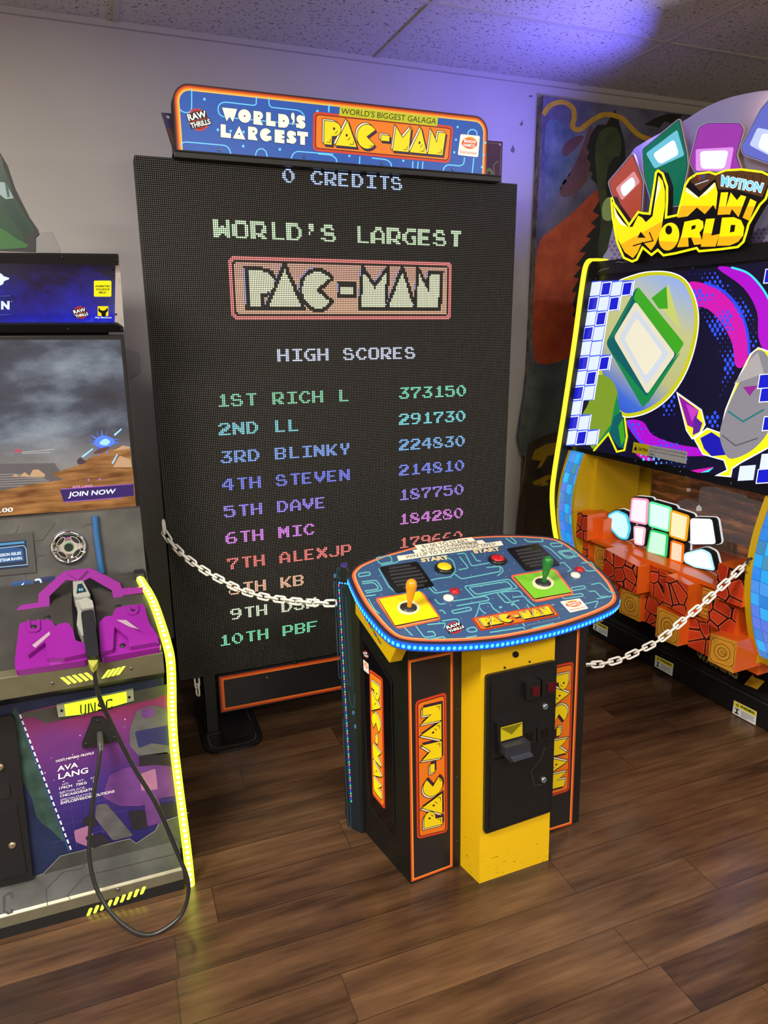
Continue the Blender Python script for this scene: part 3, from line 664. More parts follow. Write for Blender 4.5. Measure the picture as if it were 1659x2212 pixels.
def slab_on(name, pts, h0, h1, m, parent, fm_=dz, side=None, more=None, bevel=0.0, label=None):
    bb = MB(); bb.prism(fm_, pts, h0, h1, m, side)
    if more: more(bb)
    return bb.build(name, parent, bevel, label)
PAPER = ink((232, 228, 205))
for tl, tr, br, bl, s in (((895, 1180), (1018, 1162), (1033, 1175), (902, 1189), '$1.00 TO START'), ((891, 1190), (1041, 1168), (1054, 1178), (897, 1198), '$1.00 TO CONTINUE'), ((857, 1203), (1082, 1170), (1087, 1179), (861, 1213), 'WIN UP TO 3 ADDITIONAL LIVES!')):
    q = dk.quad(tl, tr, br, bl, 100, 10); bb = MB(); bb.prism(q, [(0, 0), (100, 0), (100, 10), (0, 10)], 0.0026, 0.0034, PAPER)
    bb.text(lambda x, y, h=0: q(x, y, h+0.0034), s, 10 if len(s) < 20 else 7, 1.8, 80 if len(s) < 20 else 86, 6.4, ink((70, 66, 62)), 1); bb.build('price_strip', deck)
MESH = mat('grille_mesh', (58, 58, 60), 0.6, 0.3, noise=0.6, nscale=420)
for pts, slots in (([(302, 272), (505, 240), (597, 372), (388, 410)], [((352, 280), (468, 262)), ((350, 298), (500, 276)), ((358, 316), (520, 292)), ((366, 336), (535, 310)), ((378, 354), (545, 328)), ((392, 372), (560, 346)), ((430, 386), (540, 370))]),
                   ([(990, 170), (1160, 142), (1282, 256), (1095, 290)], [((1040, 185), (1130, 170)), ((1050, 202), (1180, 181)), ((1060, 220), (1200, 198)), ((1074, 238), (1218, 214)), ((1090, 255), (1228, 232)), ((1115, 268), (1230, 250))])):
    def slots_(bb):
        for a, c in slots: bb.stroke(lambda x, y, h=0: dz(x, y, h+0.0055), [a, c], 11, MESH, 1)
    slab_on('speaker_grille', rnd(pts, 10), 0.002, 0.0055, GLOSSBLACK, con, dz, None, slots_, 0.001)
def joystick(pl, cx, cy, rx, ry, col, plate_col, label):
    plate = mat('joystick_plate_'+label, plate_col, 0.25)
    def more(bb):
        bb.disc(lambda x, y, h=0: dz(x, y, h+0.0075), cx, cy, rx*1.22, ink((238, 226, 180)), 1, 28, ry*1.22)
    j = slab_on('joystick', pl, 0.003, 0.0075, plate, con, dz, ink((30, 28, 26)), more, 0.001, label+' joystick on its square plate')
    bb = MB(); c = dz(cx, cy, 0.009); bb.lathe(c, DN, [(0.026, -0.001), (0.026, 0.001), (0.012, 0.0045)], mat('joystick_disc', (38, 38, 40), 0.4), 26); bb.build('dust_disc', j)
    bb = MB(); ax = DN; bb.lathe(dz(cx+4, cy, 0.011), ax, [(0.0075, 0), (0.0078, 0.022), (0.0095, 0.026), (0.0135, 0.052), (0.0168, 0.068), (0.0172, 0.078), (0.0145, 0.088), (0.008, 0.0945), (0.001, 0.096)], mat('handle_'+label, col, 0.22), 24); bb.build('bat_handle', j)
joystick([(298, 450), (518, 405), (620, 545), (385, 592)], 457, 496, 50, 32, (214, 140, 18), (240, 205, 10), 'yellow')
joystick([(1030, 325), (1240, 288), (1340, 410), (1140, 445)], 1187, 360, 48, 30, (30, 112, 42), (118, 190, 44), 'green')
def button(cx, cy, r, ring, cap, name, tall=0.008):
    bb = MB(); c = dz(cx, cy, 0.0015); bb.lathe(c, DN, [(r*1.12, 0), (r*1.12, tall*0.7), (r*1.0, tall), (r*0.86, tall)], ring, 28); o = bb.build(name, con)
    bb = MB(); bb.lathe(c, DN, [(r*0.84, tall*0.6), (r*0.82, tall*1.15), (r*0.6, tall*1.5), (r*0.2, tall*1.65)], cap, 28); bb.build('button_cap', o)
RINGB = mat('button_ring_black', (18, 18, 18), 0.3)
button(652, 279, 0.0295, RINGB, mat('cap_yellow', (236, 190, 20), 0.25), 'start_button', 0.012); button(940, 233, 0.0285, RINGB, mat('cap_red', (178, 24, 36), 0.2), 'start_button', 0.012)
RW, RR = mat('button_white', (232, 226, 196), 0.3), mat('button_red', (170, 24, 34), 0.25)
for x, y, m in ((675, 436, RW), (709, 400, RR), (1364, 312, RW), (1387, 281, RR)): button(x, y, 0.0148, m, m, 'player_button', 0.006)
bb = MB(); bb.prism(dz, [(640, 118), (720, 100), (728, 112), (650, 130)], -0.012, 0.006, DARK); bb.build('rear_clip', con, 0.001)

# lit rim strip: a blue band with bright beads
c2 = [fd(x, y, -0.014) for x, y in rm]
GB = mat('rim_glow', (10, 90, 255), 0.4, 0, 1.3); BEAD = mat('rim_bead', (70, 215, 255), 0.4, 0, 2.6)
bb = MB(); out = inset(rm, -0.0012); n_ = len(rm)
bb.add([fd(x, y, -0.003) for x, y in out]+[fd(x, y, -0.024) for x, y in out], [(i, (i+1) % n_, n_+(i+1) % n_, n_+i) for i in range(n_)], GB)
o2 = inset(rm, -0.003); acc = 0.0
for i in range(n_):
    a, c = Vector(o2[i]), Vector(o2[(i+1) % n_]); L = (c-a).length
    while acc < L:
        p = a.lerp(c, acc/L); dr = (c-a).normalized()
        u = ex*dr.x+ey*dr.y; q = fd(p.x, p.y, -0.0135)
        nrm = u.cross(DN).normalized(); 
        if (q-oo).dot(nrm) < 0: nrm = -nrm
        vs = [q+nrm*0.0004+u*0.0052*math.cos(PI*k/4)+DN*0.0062*math.sin(PI*k/4) for k in range(8)]
        bb.add(vs, [tuple(range(8))], BEAD); acc += 0.0162
    acc -= L
bb.build('rim_light_strip', con)

# yellow cheeks under the deck
def cheek(p1, p2, p3, p4, A, B, th):
    A, B = dk.at(*A), dk.at(*B); d = (B-A); d.z = 0; pl = Pl(A+Vector((0.012 if th > 0 else -0.012, 0, 0)), (d.y, -d.x, 0))
    q = [pl.at(*p) for p in (p1, p2, p3, p4)]; s = Vector((th, 0, 0)); bb = MB()
    bb.add(q+[v+s for v in q], [(0, 1, 2, 3), (7, 6, 5, 4), (0, 4, 5, 1), (1, 5, 6, 2), (2, 6, 7, 3), (3, 7, 4, 0)], YELLOW)
    return bb, pl
bb, pl = cheek((754, 1252), (858, 1393), (841, 1432), (748, 1297), (753, 1243), (850, 1385), 0.04)
ch = bb.build('cheek_panel', con, 0.002)
RGB = [mat('bead_red', (255, 70, 40), 0.4, 0, 1.6), mat('bead_green', (40, 240, 90), 0.4, 0, 1.6), mat('bead_blue', (60, 70, 255), 0.4, 0, 1.8)]
bb = MB(); fq = pl.px(700, 1200, 7.375); bb.stroke(fq, [(437, 605), (915, 1415)], 20, DARK, 3)
for i in range(30):
    u = i/29; x, y = 445+465*u, 625+780*u; bb.stroke(fq, [(x, y), (x+9, y+16)], 12, RGB[(i*7//3) % 3], 4)
bb.build('light_slot', ch, 0)
xm = 2.165
ql = [Vector(v.co)+con.location for v in ch.data.vertices]
bb = MB(); bb.add([Vector((xm-v.x, v.y+0.012, v.z)) for v in ql], [(0, 1, 2, 3), (7, 6, 5, 4), (0, 4, 5, 1), (1, 5, 6, 2), (2, 6, 7, 3), (3, 7, 4, 0)], YELLOW); bb.build('cheek_panel', con, 0.002)

# black body, with printed panels
LEAN = 0.034
bot = [(0.767, 1.747), (0.921, 1.764), (1.25, 1.780), (1.455, 1.799), (1.51, 2.06), (0.712, 2.03)]
top = [(0.767, 1.747+LEAN), (0.921, 1.764+LEAN), (1.25, 1.780+LEAN), (1.455, 1.799+LEAN), (1.51, 2.06), (0.712, 2.03)]
bb = MB(); bb.hull(bot, 0.0, top, 0.868, BLACK); body = bb.build('console_body', con, 0.004)
bb = MB(); wb = [(0.665, 2.084), (0.700, 2.0295), (0.712, 2.0305), (1.497, 2.0605), (1.51, 2.064), (1.545, 2.12), (1.53, 2.19), (0.68, 2.16)]
bb.hull(wb, 0.0, wb, 0.928, BLACK); cpp = [(0.660, 2.088), (0.672, 2.070), (0.684, 2.092), (0.690, 2.115), (0.668, 2.112)]
bb.hull(cpp, 0.928, cpp, 0.988, BLACK); bb.hull(cpp, 0.988, cpp, 0.994, mat('wing_cap', (58, 46, 120), 0.4)); bk = bb.build('rear_wing', con, 0.002)
wpn = Pl((0.665, 2.084, 0), (-0.0545, -0.035, 0)); fw = wpn.px(700, 1200, 7.375)
WM = mat('wing_print', (20, 28, 40), 0.35); WL = ink((40, 74, 96))
bb = MB(); W4 = [wpn.at(725, 1226), wpn.at(754, 1228), wpn.at(781, 1798), wpn.at(752, 1783)]
bb.add([p+wpn.n*0.0004 for p in W4], [(0, 1, 2, 3)], WM)
for pts in ([(200, 230), (210, 215), (395, 225)], [(200, 225), (215, 355), (380, 380)], [(160, 410), (195, 430), (290, 1930), (262, 1960), (240, 1930), (160, 420)], [(280, 500), (300, 480), (360, 490)], [(280, 500), (375, 2060), (410, 2070), (420, 2000), (350, 640)], [(262, 2130), (300, 2130), (330, 2480), (420, 4000), (440, 4380)], [(400, 2160), (430, 2400), (480, 2420), (500, 2200)], [(300, 2600), (380, 4200), (420, 4330)]):
    bb.stroke(fw, rnd(pts, 25, False, 3), 9, WL, 2)
for x, y in ((176, 320), (470, 2500), (500, 2720)): bb.disc(fw, x, y, 20, ink((60, 100, 140)), 2, 12, 36)
bb.build('printed_face', bk)
bb = MB(); CYB = mat('bead_cyan', (70, 190, 255), 0.4, 0, 1.8); PK = mat('bead_pink', (240, 110, 130), 0.4, 0, 1.5); GN = mat('bead_teal', (50, 230, 150), 0.4, 0, 1.6); BU = mat('bead_indigo', (60, 60, 255), 0.4, 0, 1.8)
bb.stroke(fw, [(238, 430), (385, 448)], 34, mat('strip_blue', (10, 70, 230), 0.4, 0, 1.2), 3)
for x in (250, 295, 340, 380): bb.disc(fw, x, 432+(x-240)*0.12, 13, CYB, 4, 8)
for i in range(84):
    u = i/83; x = 240+200*u; y = 470+3440*u; bb.disc(fw, x, y, 9, (PK, BU, GN)[i % 3], 4, 8, 19)
bb.build('wing_light_strip', bk)

# printed front panels left and right of the column
ORG, ORY, PBLK = ink((196, 74, 28)), ink((236, 140, 50)), ink((28, 24, 24))
lp = Pl((0.767, 1.747, 0), Vector((0.154, 0.017, 0)).cross(Vector((0, LEAN, 0.868)))); z4 = lp.px(700, 1340, 2.765)
def front_panel(z, corners, lg, label):
    bb = MB(); bb.fill(z, corners, ORG, 2); bb.fill(z, inset(corners, 9), ORY, 3); bb.fill(z, inset(corners, 16), PBLK, 4)
    logo(bb, lg, 0, 5.5, dim=0.86); return bb.build('printed_panel', body, 0, label)
front_panel(z4, [(500, 238), (770, 182), (768, 1470), (520, 1562)], lp.quad((900, 1812), (896, 1514), (963, 1494), (966, 1796), 100, 25), 'printed panel with upright yellow lettering')
rp = Pl((1.25, 1.78, 0), Vector((0.18, 0.017, 0)).cross(Vector((0, LEAN, 0.868)))); z4r = rp.px(700, 1340, 2.765)
front_panel(z4r, [(1340, 70), (1527, 40), (1480, 1215), (1300, 1270)], rp.quad((1238, 1428), (1229, 1707), (1166, 1727), (1183, 1440), 100, 25), 'printed panel with downward yellow lettering')
for x, y in ((793, 535), (793, 938), (793, 1318)):
    bb = MB(); bb.lathe(lp.at(700+x/2.765, 1340+y/2.765), lp.n, [(0.005, 0), (0.005, 0.002), (0.003, 0.003)], DARK, 10); bb.build('screw', body)
# back-lit side panel
ls = Pl((0.767, 1.747, 0), Vector((-0.055, 0.283, 0)).cross(Vector((0, 0, 1)))); zs = ls.px(700, 1340, 2.765)
bb = MB(); cor = [(222, 95), (240, 110), (405, 370), (424, 1310), (268, 1105)]
bb.fill(zs, cor, ink((44, 42, 44)), 2); bb.fill(zs, inset(cor, 3), mat('side_acrylic', (14, 13, 15), 0.12), 3)
logo(bb, ls.quad((828, 1465), (833, 1749), (806, 1716), (799, 1444), 100, 25), 1.0, 5)
star_badge(bb, ls.quad((786, 1402), (797, 1408), (798, 1425), (787, 1418), 10, 10), 0.9, 5)
oval_badge(bb, ls.quad((786, 1424), (797, 1434), (798, 1456), (787, 1447), 10, 10), 0.9, 5)
bb.build('lit_side_panel', body, 0, 'back-lit side panel with downward yellow lettering')

# yellow column with the coin door
cb = [(0.975, 1.671), (1.2425, 1.677), (1.262, 1.790), (0.953, 1.775)]; ctp = [(0.975, 1.713), (1.2425, 1.719), (1.262, 1.83), (0.953, 1.81)]
def worn():
    t = NT('worn_yellow_paint', 0.38); o = t.xyz(); n = t.noise(t.comb(o[0], o[1], t.math('MULTIPLY', o[2], 2.2)), 55.0, 5, 0.6)
    low = t.math('MULTIPLY', t.math('SUBTRACT', 0.22, o[2]), 0.55)
    k = t.math('GREATER_THAN', t.math('ADD', n, t.math('MINIMUM', low, 0.10)), 0.75)
    t.put(t.mix(k, lin((206, 166, 8)), lin((56, 40, 20))), t.b.inputs['Base Color']); return t.m
cp = Pl((0.975, 1.671, 0), Vector((0.2675, 0.006, 0)).cross(Vector((0, 0.042, 0.855)))); z6 = cp.px(1000, 1400, 5.265)
bb = MB(); bb.hull(cb, 0.0, ctp, 0.855, worn())
for x, y, r in ((598, 72, 35), (475, 222, 11), (758, 155, 10), (475, -60, 9), (770, -95, 9)):
    bb.disc(z6, x, y, r+4, ink((120, 92, 30)), 1.2, 20); bb.disc(z6, x, y, r, ink((10, 9, 9)), 2, 20)
colm = bb.build('column', con)
DB = mat('coin_door_black', (11, 11, 12), 0.42, 0, noise=0.2, nscale=90, bump=0.06)
fr = [(245, 300), (1045, 124), (988, 1835), (224, 2096)]
bb = MB(); bb.prism(z6, rnd(fr, 45), 0, 0.012, DB); door = bb.build('coin_door', colm, 0.003)
up_ = lambda h0: (lambda x, y, h=0.0: z6(x, y, h+h0))
for pts in ([(292, 350), (1003, 188), (976, 1045), (285, 1238)], [(285, 1262), (974, 1066), (942, 1806), (277, 2035)]):
    bb = MB(); bb.prism(up_(0.012), rnd(pts, 14), -0.001, 0.004, DB); pn = bb.build('door_leaf', door, 0.0015)
Z = up_(0.016)
bb = MB(); bb.stroke(Z, [(895, 1110), (850, 1240), (740, 1370), (780, 1535), (870, 1520)], 5, mat('scratch', (58, 54, 50), 0.6), 0.6); bb.build('scratch_mark', door)
LENS = mat('coin_lens_red', (70, 8, 18), 0.15)
for (x0_, y0_, x1_, y1_, dy) in ((650, 350, 810, 545, -38), (826, 305, 985, 500, -35)):
    P = [(x0_, y0_), (x1_, y0_+dy), (x1_-6, y1_+dy), (x0_, y1_)]
    bb = MB(); bb.prism(Z, rnd(P, 14), -0.001, 0.02, DB); cs = bb.build('coin_slot', door, 0.002)
    bb = MB(); m_ = up_(0.036); xx = x0_+(x1_-x0_)*0.44
    bb.prism(m_, [(xx, y0_+45), (x1_-14, y0_+20), (x1_-16, y0_+130), (xx, y0_+140)], -0.001, 0.001, LENS); bb.build('red_lens', cs)
    bb = MB(); bb.prism(m_, [(x0_+40, y0_+50), (x0_+56, y0_+47), (x0_+56, y0_+160), (x0_+40, y0_+163)], -0.001, 0.0005, ink((4, 4, 5))); bb.build('slit', cs)
for x, y, h0 in ((900, 638, 0.016), (884, 1466, 0.016)):
    bb = MB(); c = z6(x, y, h0); bb.lathe(c, cp.n, [(0.0105, -0.001), (0.0105, 0.003), (0.0085, 0.006), (0.007, 0.006)], CHROME, 20); lk = bb.build('lock', door)
    bb = MB(); bb.lathe(c, cp.n, [(0.0066, 0.004), (0.0062, 0.0065)], mat('lock_core', (90, 130, 140), 0.3, 0.6), 16); bb.build('lock_core', lk)
for (x0_, y0_, x1_, y1_, dy) in ((628, 900, 790, 1075, -40), (800, 860, 965, 1035, -42)):
    P = [(x0_, y0_), (x1_, y0_+dy), (x1_-4, y1_+dy), (x0_, y1_)]
    bb = MB(); bb.prism(Z, rnd(P, 10), -0.001, 0.007, DB); rc = bb.build('coin_return', door, 0.0015)
    bb = MB(); bb.prism(up_(0.023), inset(P, 38), -0.001, 0.0006, ink((5, 5, 6))); bb.build('cup', rc)
bb = MB(); bb.prism(Z, rnd([(328, 800), (612, 735), (640, 990), (560, 1120), (350, 1180)], 12), -0.001, 0.016, DB); bill = bb.build('bill_acceptor', door, 0.002)
bb = MB(); bb.prism(Z, [(366, 1030), (640, 955), (648, 1075), (640, 1120), (425, 1200), (366, 1130)], 0.0, 0.045, mat('bill_mouth', (34, 36, 44), 0.4)); bb.build('bill_mouth', bill, 0.003)
bb = MB(); bb.prism(up_(0.061), [(414, 1130), (640, 1070), (652, 1100), (432, 1166)], -0.02, 0.012, mat('bill_lip', (52, 54, 66), 0.4)); bb.build('bill_tray', bill, 0.001)
bb = MB(); F = up_(0.032); YF_ = ink((232, 206, 20), 0.35)
bb.fill(F, [(366, 850), (610, 785), (612, 940), (368, 1005)], YF_, 1)
for i in range(11):
    u = i/10.0; y = 860+u*92; xa, xb = 370+u*115, 610-u*118
    bb.stroke(F, [(xa, y-(xa-366)*0.27+4), (xb, y-(xb-366)*0.27+4)], 5.5, ink((22, 20, 12)), 2)
bb.build('bill_face', bill, 0, 'yellow face with black striped arrow')

# ------------------------------------------------------------------ left-hand shooting machine
gx = thing('arcade_shooter_cabinet', 'shooting arcade cabinet with purple gun mount and yellow light tube, left edge', 'arcade machine', (-0.5, 2.6, 0))
LX = -1.15; RX = 0.083
def prof(name, pts, x0, x1, m, parent=gx, bevel=0.0, **k):
    bb = MB(); bb.prism(lambda y, z, h=0.0: Vector((h, y, z)), pts, x0, x1, m); return bb.build(name, parent, bevel, **k)
GUNMETAL = mat('gunmetal_print', (74, 74, 72), 0.4, 0.3, noise=0.35, nscale=9)
OLIVE_LIT = mat('brushed_lip', (120, 116, 96), 0.4, 0.5, noise=0.1, nscale=30)  # grey metal; the yellow light on it is put into the olive tint
PURPLE = mat('purple_plastic', (120, 26, 124), 0.2, 0, noise=0.05, nscale=5)
low = prof('lower_body', [(2.1, 0.0), (2.1, 0.70), (2.02, 0.76), (2.02, 0.82), (2.38, 0.95), (3.35, 0.95), (3.35, 0.0)], LX, RX, BLACK, gx, 0.002)
base = prof('base_lip', [(2.0, 0.0), (2.0, 0.036), (2.1, 0.036), (2.1, 0.0)], LX, RX, DARK)
lip = prof('metal_lip', [(2.0, 0.036), (1.998, 0.074), (2.006, 0.08), (2.1, 0.08), (2.1, 0.036)], LX, RX, OLIVE_LIT, gx, 0.002)
Z2 = lambda pl: pl.px(0, 1460, 3.607)
Z1 = lambda pl: pl.px(0, 1080, 3.607)
Z0 = lambda pl: pl.px(0, 480, 3.402)
stp = Pl((0, 2.006, 0.08), (0, -0.03, 0.096)); fs = Z2(stp)
bb = MB(); bb.add([(LX, 2.006, 0.08), (RX, 2.006, 0.08), (RX, 2.1, 0.109), (LX, 2.1, 0.109)], [(0, 1, 2, 3)], GUNMETAL)
LN = ink((40, 40, 40)); LT = ink((128, 128, 122))
bb.stroke(fs, [(370, 1790), (358, 1665), (490, 1530), (640, 1500), (680, 1420)], 5, LN, 1); bb.stroke(fs, [(545, 1740), (525, 1710), (660, 1560), (1400, 1380)], 5, LN, 1)
bb.stroke(fs, [(0, 1620), (340, 1535), (470, 1400), (640, 1370)], 7, LT, 1)
for pts in ([(60, 1690), (100, 1680), (108, 1730), (85, 1735), (80, 1705), (45, 1712), (40, 1830), (80, 1845), (82, 1820), (105, 1815), (100, 1845), (60, 1860), (25, 1840), (20, 1720)],): bb.fill(fs, pts, ink((44, 44, 44)), 1)
bb.build('step_plate', gx)
for i in range(9):
    x = 672+i*52; y = 1872-i*21
    f2 = YP(2.0).px(0, 1460, 3.607); bb = MB(); bb.prism(f2, rnd([(x, y), (x+26, y-6), (x+52, y-66), (x+24, y-62)], 12), -0.001, 0.001, mat('slit_glow', (222, 240, 60), 0.4, 0, 2.2)); bb.build('light_slit', base)
bb = MB(); bb.lathe(YP(1.998).at(918/3.607, 1460+1665/3.607), (0, -1, 0), [(0.006, 0), (0.006, 0.002), (0.0025, 0.0025)], STEEL, 12); bb.build('screw', lip)

# printed lower panel
ap = YP(2.1); fa = Z2(ap)
t = NT('star_print', 0.3); o = t.xyz(); k = t.math('ADD', t.math('DIVIDE', t.math('SUBTRACT', o[2], 0.1), 0.6), t.math('MULTIPLY', t.math('SUBTRACT', t.noise(t.comb(o[0], o[1], o[2]), 5.0, 4), 0.5), 0.35))
t.put(t.ramp(k, [(0.05, lin((26, 28, 84))), (0.45, lin((58, 40, 110))), (0.75, lin((96, 44, 106))), (0.98, lin((142, 50, 84)))]), t.b.inputs['Base Color']); STAR = t.m
bb = MB(); bb.add([(LX, 2.0995, 0.10), (RX, 2.0995, 0.10), (RX, 2.0995, 0.70), (LX, 2.0995, 0.70)], [(0, 1, 2, 3)], mat('ocean_print', (26, 36, 66), 0.3, 0, noise=0.3, nscale=8))
bb.fill(fa, [(150, 300), (200, 280), (440, 225), (460, 330), (360, 365), (1303, 62), (1425, 1230), (560, 1370)], STAR, 2)
bb.fill(fa, smooth([(100, 270), (155, 300), (330, 820), (420, 1040), (500, 1280), (470, 1270), (400, 1200), (330, 1150), (280, 1080), (250, 960), (200, 860), (165, 800), (130, 500)], 3), mat('land_print', (44, 66, 60), 0.35, 0, noise=0.4, nscale=24), 2)
for i in range(22):
    u = i/22; bb.stroke(fa, [(155+405*u, 300+1070*u), (155+405*(u+0.028), 300+1070*(u+0.028))], 13, ink((210, 215, 225)), 3)
bb.stroke(fa, [(150, 320), (540, 1370)], 9, ink((40, 70, 120)), 2.6)
for i in range(14):
    random.seed(i*7+1); bb.disc(fa, 250+random.random()*750, 330+random.random()*500, 2.5+random.random()*3, ink((225, 215, 235)), 3, 6)
GR = ink((66, 62, 128))
for i in range(4): bb.stroke(fa, [(400, 940+120*i), (1000, 800+120*i)], 3, GR, 3); bb.stroke(fa, [(540+110*i, 930), (600+110*i, 1330)], 3, GR, 3)
# dark grey stencil plates above and below the picture
bb.fill(fa, [(160, 290), (1298, 64), (1306, 135), (1210, 175), (360, 368), (255, 318), (190, 332)], GUNMETAL, 4)
bb.fill(fa, [(0, 1640), (250, 1570), (340, 1535), (470, 1400), (1010, 1260), (1060, 1300), (1210, 1200), (1240, 1140), (1412, 1082), (1440, 1330), (0, 1700)], GUNMETAL, 4); bb.stroke(fa, [(250, 1570), (340, 1535), (470, 1400), (1010, 1265), (1060, 1302), (1210, 1202), (1240, 1142), (1470, 1062)], 5, LT, 5)
# plain overlapping plates in the picture's greys and purples
PL1, PL2, PL3, PL4 = mat('plate_purple', (92, 52, 116), 0.35, 0, noise=0.25, nscale=14), mat('plate_grey', (84, 82, 86), 0.35, 0, noise=0.25, nscale=18), mat('plate_dark', (36, 32, 40), 0.35, 0, noise=0.2, nscale=18), mat('plate_pink', (150, 100, 138), 0.35, 0, noise=0.12, nscale=14)
for pts, m, l in (([(1010, 420), (1060, 270), (1180, 225), (1300, 250), (1330, 600), (1080, 620), (1010, 540)], PL2, 5), ([(1050, 430), (1320, 380), (1320, 540), (1180, 520), (1080, 560)], ink((42, 44, 88)), 6), ([(1100, 260), (1190, 235), (1200, 310), (1110, 330)], PL1, 6.5),
                  ([(1080, 620), (1310, 590), (1340, 760), (1090, 760)], PL3, 5), ([(850, 770), (980, 710), (1220, 690), (1350, 700), (1370, 930), (1240, 950), (1100, 1010), (930, 1010), (800, 940)], PL1, 6), ([(1090, 760), (1210, 715), (1230, 880), (1100, 890)], PL4, 7),
                  ([(1000, 1050), (1130, 1040), (1150, 1180), (1030, 1200)], PL3, 6), ([(1240, 990), (1360, 980), (1370, 1090), (1270, 1110)], PL3, 6), ([(1120, 960), (1240, 950), (1260, 1140), (1150, 1170)], PL1, 5.5),
                  ([(750, 1000), (830, 990), (1040, 1240), (880, 1280), (740, 1100)], PL2, 6), ([(640, 1120), (720, 1060), (760, 1160), (660, 1180)], PL3, 6.4), ([(575, 1200), (690, 1160), (740, 1260), (700, 1330), (590, 1290)], PL4, 7), ([(660, 1250), (790, 1220), (870, 1290), (720, 1340)], PL3, 7.4)):
    bb.fill(fa, rnd(pts, 18, True, 3), m, l)
WT, LV = ink((226, 222, 230)), ink((180, 170, 205))
def line(s, x, y, w, h, m=WT, sl=0.224):
    q = lambda u, v, hh=0: fa(x+u, y-v-u*sl, hh); bb.text(q, s, 0, 0, w, h, m, 6.5, 0.02)
line('ODST,MEMBER PROFILE', 434, 673, 298, 20); line('AVA', 447, 742, 162, 40); line('LANG', 455, 803, 232, 44)
line('HT:', 486, 852, 52, 17, LV); line('179CM', 462, 883, 100, 20); line('WT:', 603, 826, 55, 17, LV); line('73KG', 592, 855, 84, 20); line('AGE', 702, 803, 60, 17, LV); line('22', 722, 826, 40, 17)
line('BIRTHPLACE:', 465, 917, 200, 18, LV); line('CHICAGO/EARTH', 468, 943, 260, 20); line('SPECIALIZATION:', 470, 974, 262, 18, LV); line('EXPLOSIVES/DEMOLITIONS', 474, 997, 418, 20)
bb.build('printed_panel', gx)
# lit plate with stencilled capitals
up2 = YP(2.085); fu = Z2(up2)
GLY = mat('plate_glow', (200, 226, 40), 0.4, 0, 1.5); GRY = mat('plate_grey_end', (150, 156, 130), 0.4)
bb = MB(); bb.prism(fu, [(440, 235), (1038, 110), (1045, 192), (880, 240), (640, 300), (455, 322)], -0.012, 0, GLY, GRY)
for pts in ([(440, 235), (500, 222), (512, 314), (455, 322)], [(985, 121), (1038, 110), (1045, 192), (990, 208)]): bb.fill(fu, pts, GRY, 1)
bb.disc(fu, 481, 271, 11, ink((12, 12, 8)), 2, 14); bb.disc(fu, 1007, 166, 11, ink((12, 12, 8)), 2, 14)
uq = lambda u, v, hh=0: fu(625+u, 297-v-u*0.17, hh)
for x0_, q in ((0, [[(0, 72), (10, 72), (10, 14), (18, 2), (18, -2), (8, 0), (0, 14)], [(26, 0), (36, 8), (36, 70), (46, 70), (46, 0), (30, -4)]]), (60, [[(0, 0), (12, 0), (12, 70), (0, 72)], [(16, 72), (24, 72), (46, 4), (36, 0)], [(50, 0), (60, 0), (60, 72), (50, 72)]]),
               (136, [[(0, 50), (12, 72), (48, 76), (48, 64), (18, 60), (12, 50), (46, 26), (50, 12), (40, 0), (0, 0), (0, 12), (36, 14), (0, 40)]]), (200, [[(30, 78), (50, 78), (50, 60), (42, 60), (42, 66), (12, 66), (12, 10), (42, 10), (42, 20), (52, 20), (52, 0), (10, -2), (0, 14), (0, 64), (10, 76)]])):
    for pp in q: bb.fill(lambda u, v, hh=0, x0_=x0_: uq(u*1.0+x0_, v, hh), pp, ink((20, 24, 6)), 2)
bb.build('lit_name_plate', gx)
# coin door at the left
bb = MB(); fd2 = Z2(YP(2.098)); bb.prism(fd2, rnd([(-400, 400), (85, 290), (120, 320), (262, 1560), (-400, 1700)], 25), 0, 0.014, mat('coin_panel', (20, 20, 22), 0.4)); cdr = bb.build('coin_door', gx, 0.003)
bb = MB(); fd3 = lambda x, y, h=0: fd2(x, y, h+0.014); bb.prism(fd3, rnd([(-400, 1100), (135, 985), (215, 1520), (-400, 1640)], 12), 0, 0.003, mat('coin_panel', (20, 20, 22), 0.4)); bb.build('cash_door', cdr, 0.001)
bb = MB(); bb.prism(fd3, rnd([(-60, 850), (75, 815), (85, 915), (-60, 950)], 10), 0, 0.004, DARK); bb.build('coin_return', cdr, 0.001)
for x, y in ((5, 685), (100, 1290)):
    bb = MB(); bb.lathe(fd3(x, y, 0.001), (0, -1, 0), [(0.0105, 0), (0.0105, 0.004), (0.008, 0.007), (0.003, 0.0075)], mat('lock_brass', (190, 172, 140), 0.25, 0.9), 20); bb.build('lock', cdr)
# cable bracket
bb = MB(); bb.prism(Z2(YP(2.09)), rnd([(720, 325), (800, 320), (935, 475), (925, 505), (660, 570), (640, 560), (640, 525)], 14), -0.008, 0, DARK); brk = bb.build('cable_bracket', gx, 0.001)
for x, y in ((763, 350), (672, 530), (893, 480)):
    bb = MB(); bb.lathe(Z2(YP(2.09))(x, y, 0), (0, -1, 0), [(0.005, 0), (0.005, 0.002), (0.002, 0.0025)], DARK, 10); bb.build('screw', brk)
cab = [(204, 1452, 1.93), (213, 1500, 1.94), (238, 1558, 1.95), (288, 1655, 1.94), (340, 1742, 1.92), (380, 1835, 1.90), (404, 1895, 1.88), (406, 1935, 1.87), (392, 1975, 1.86), (362, 2003, 1.85), (325, 2019, 1.85), (285, 2010, 1.86), (240, 1972, 1.89), (207, 1915, 1.93), (193, 1850, 1.96), (195, 1790, 1.98), (203, 1715, 2.0), (213, 1650, 2.02), (217, 1612, 2.04), (216, 1588, 2.086)]
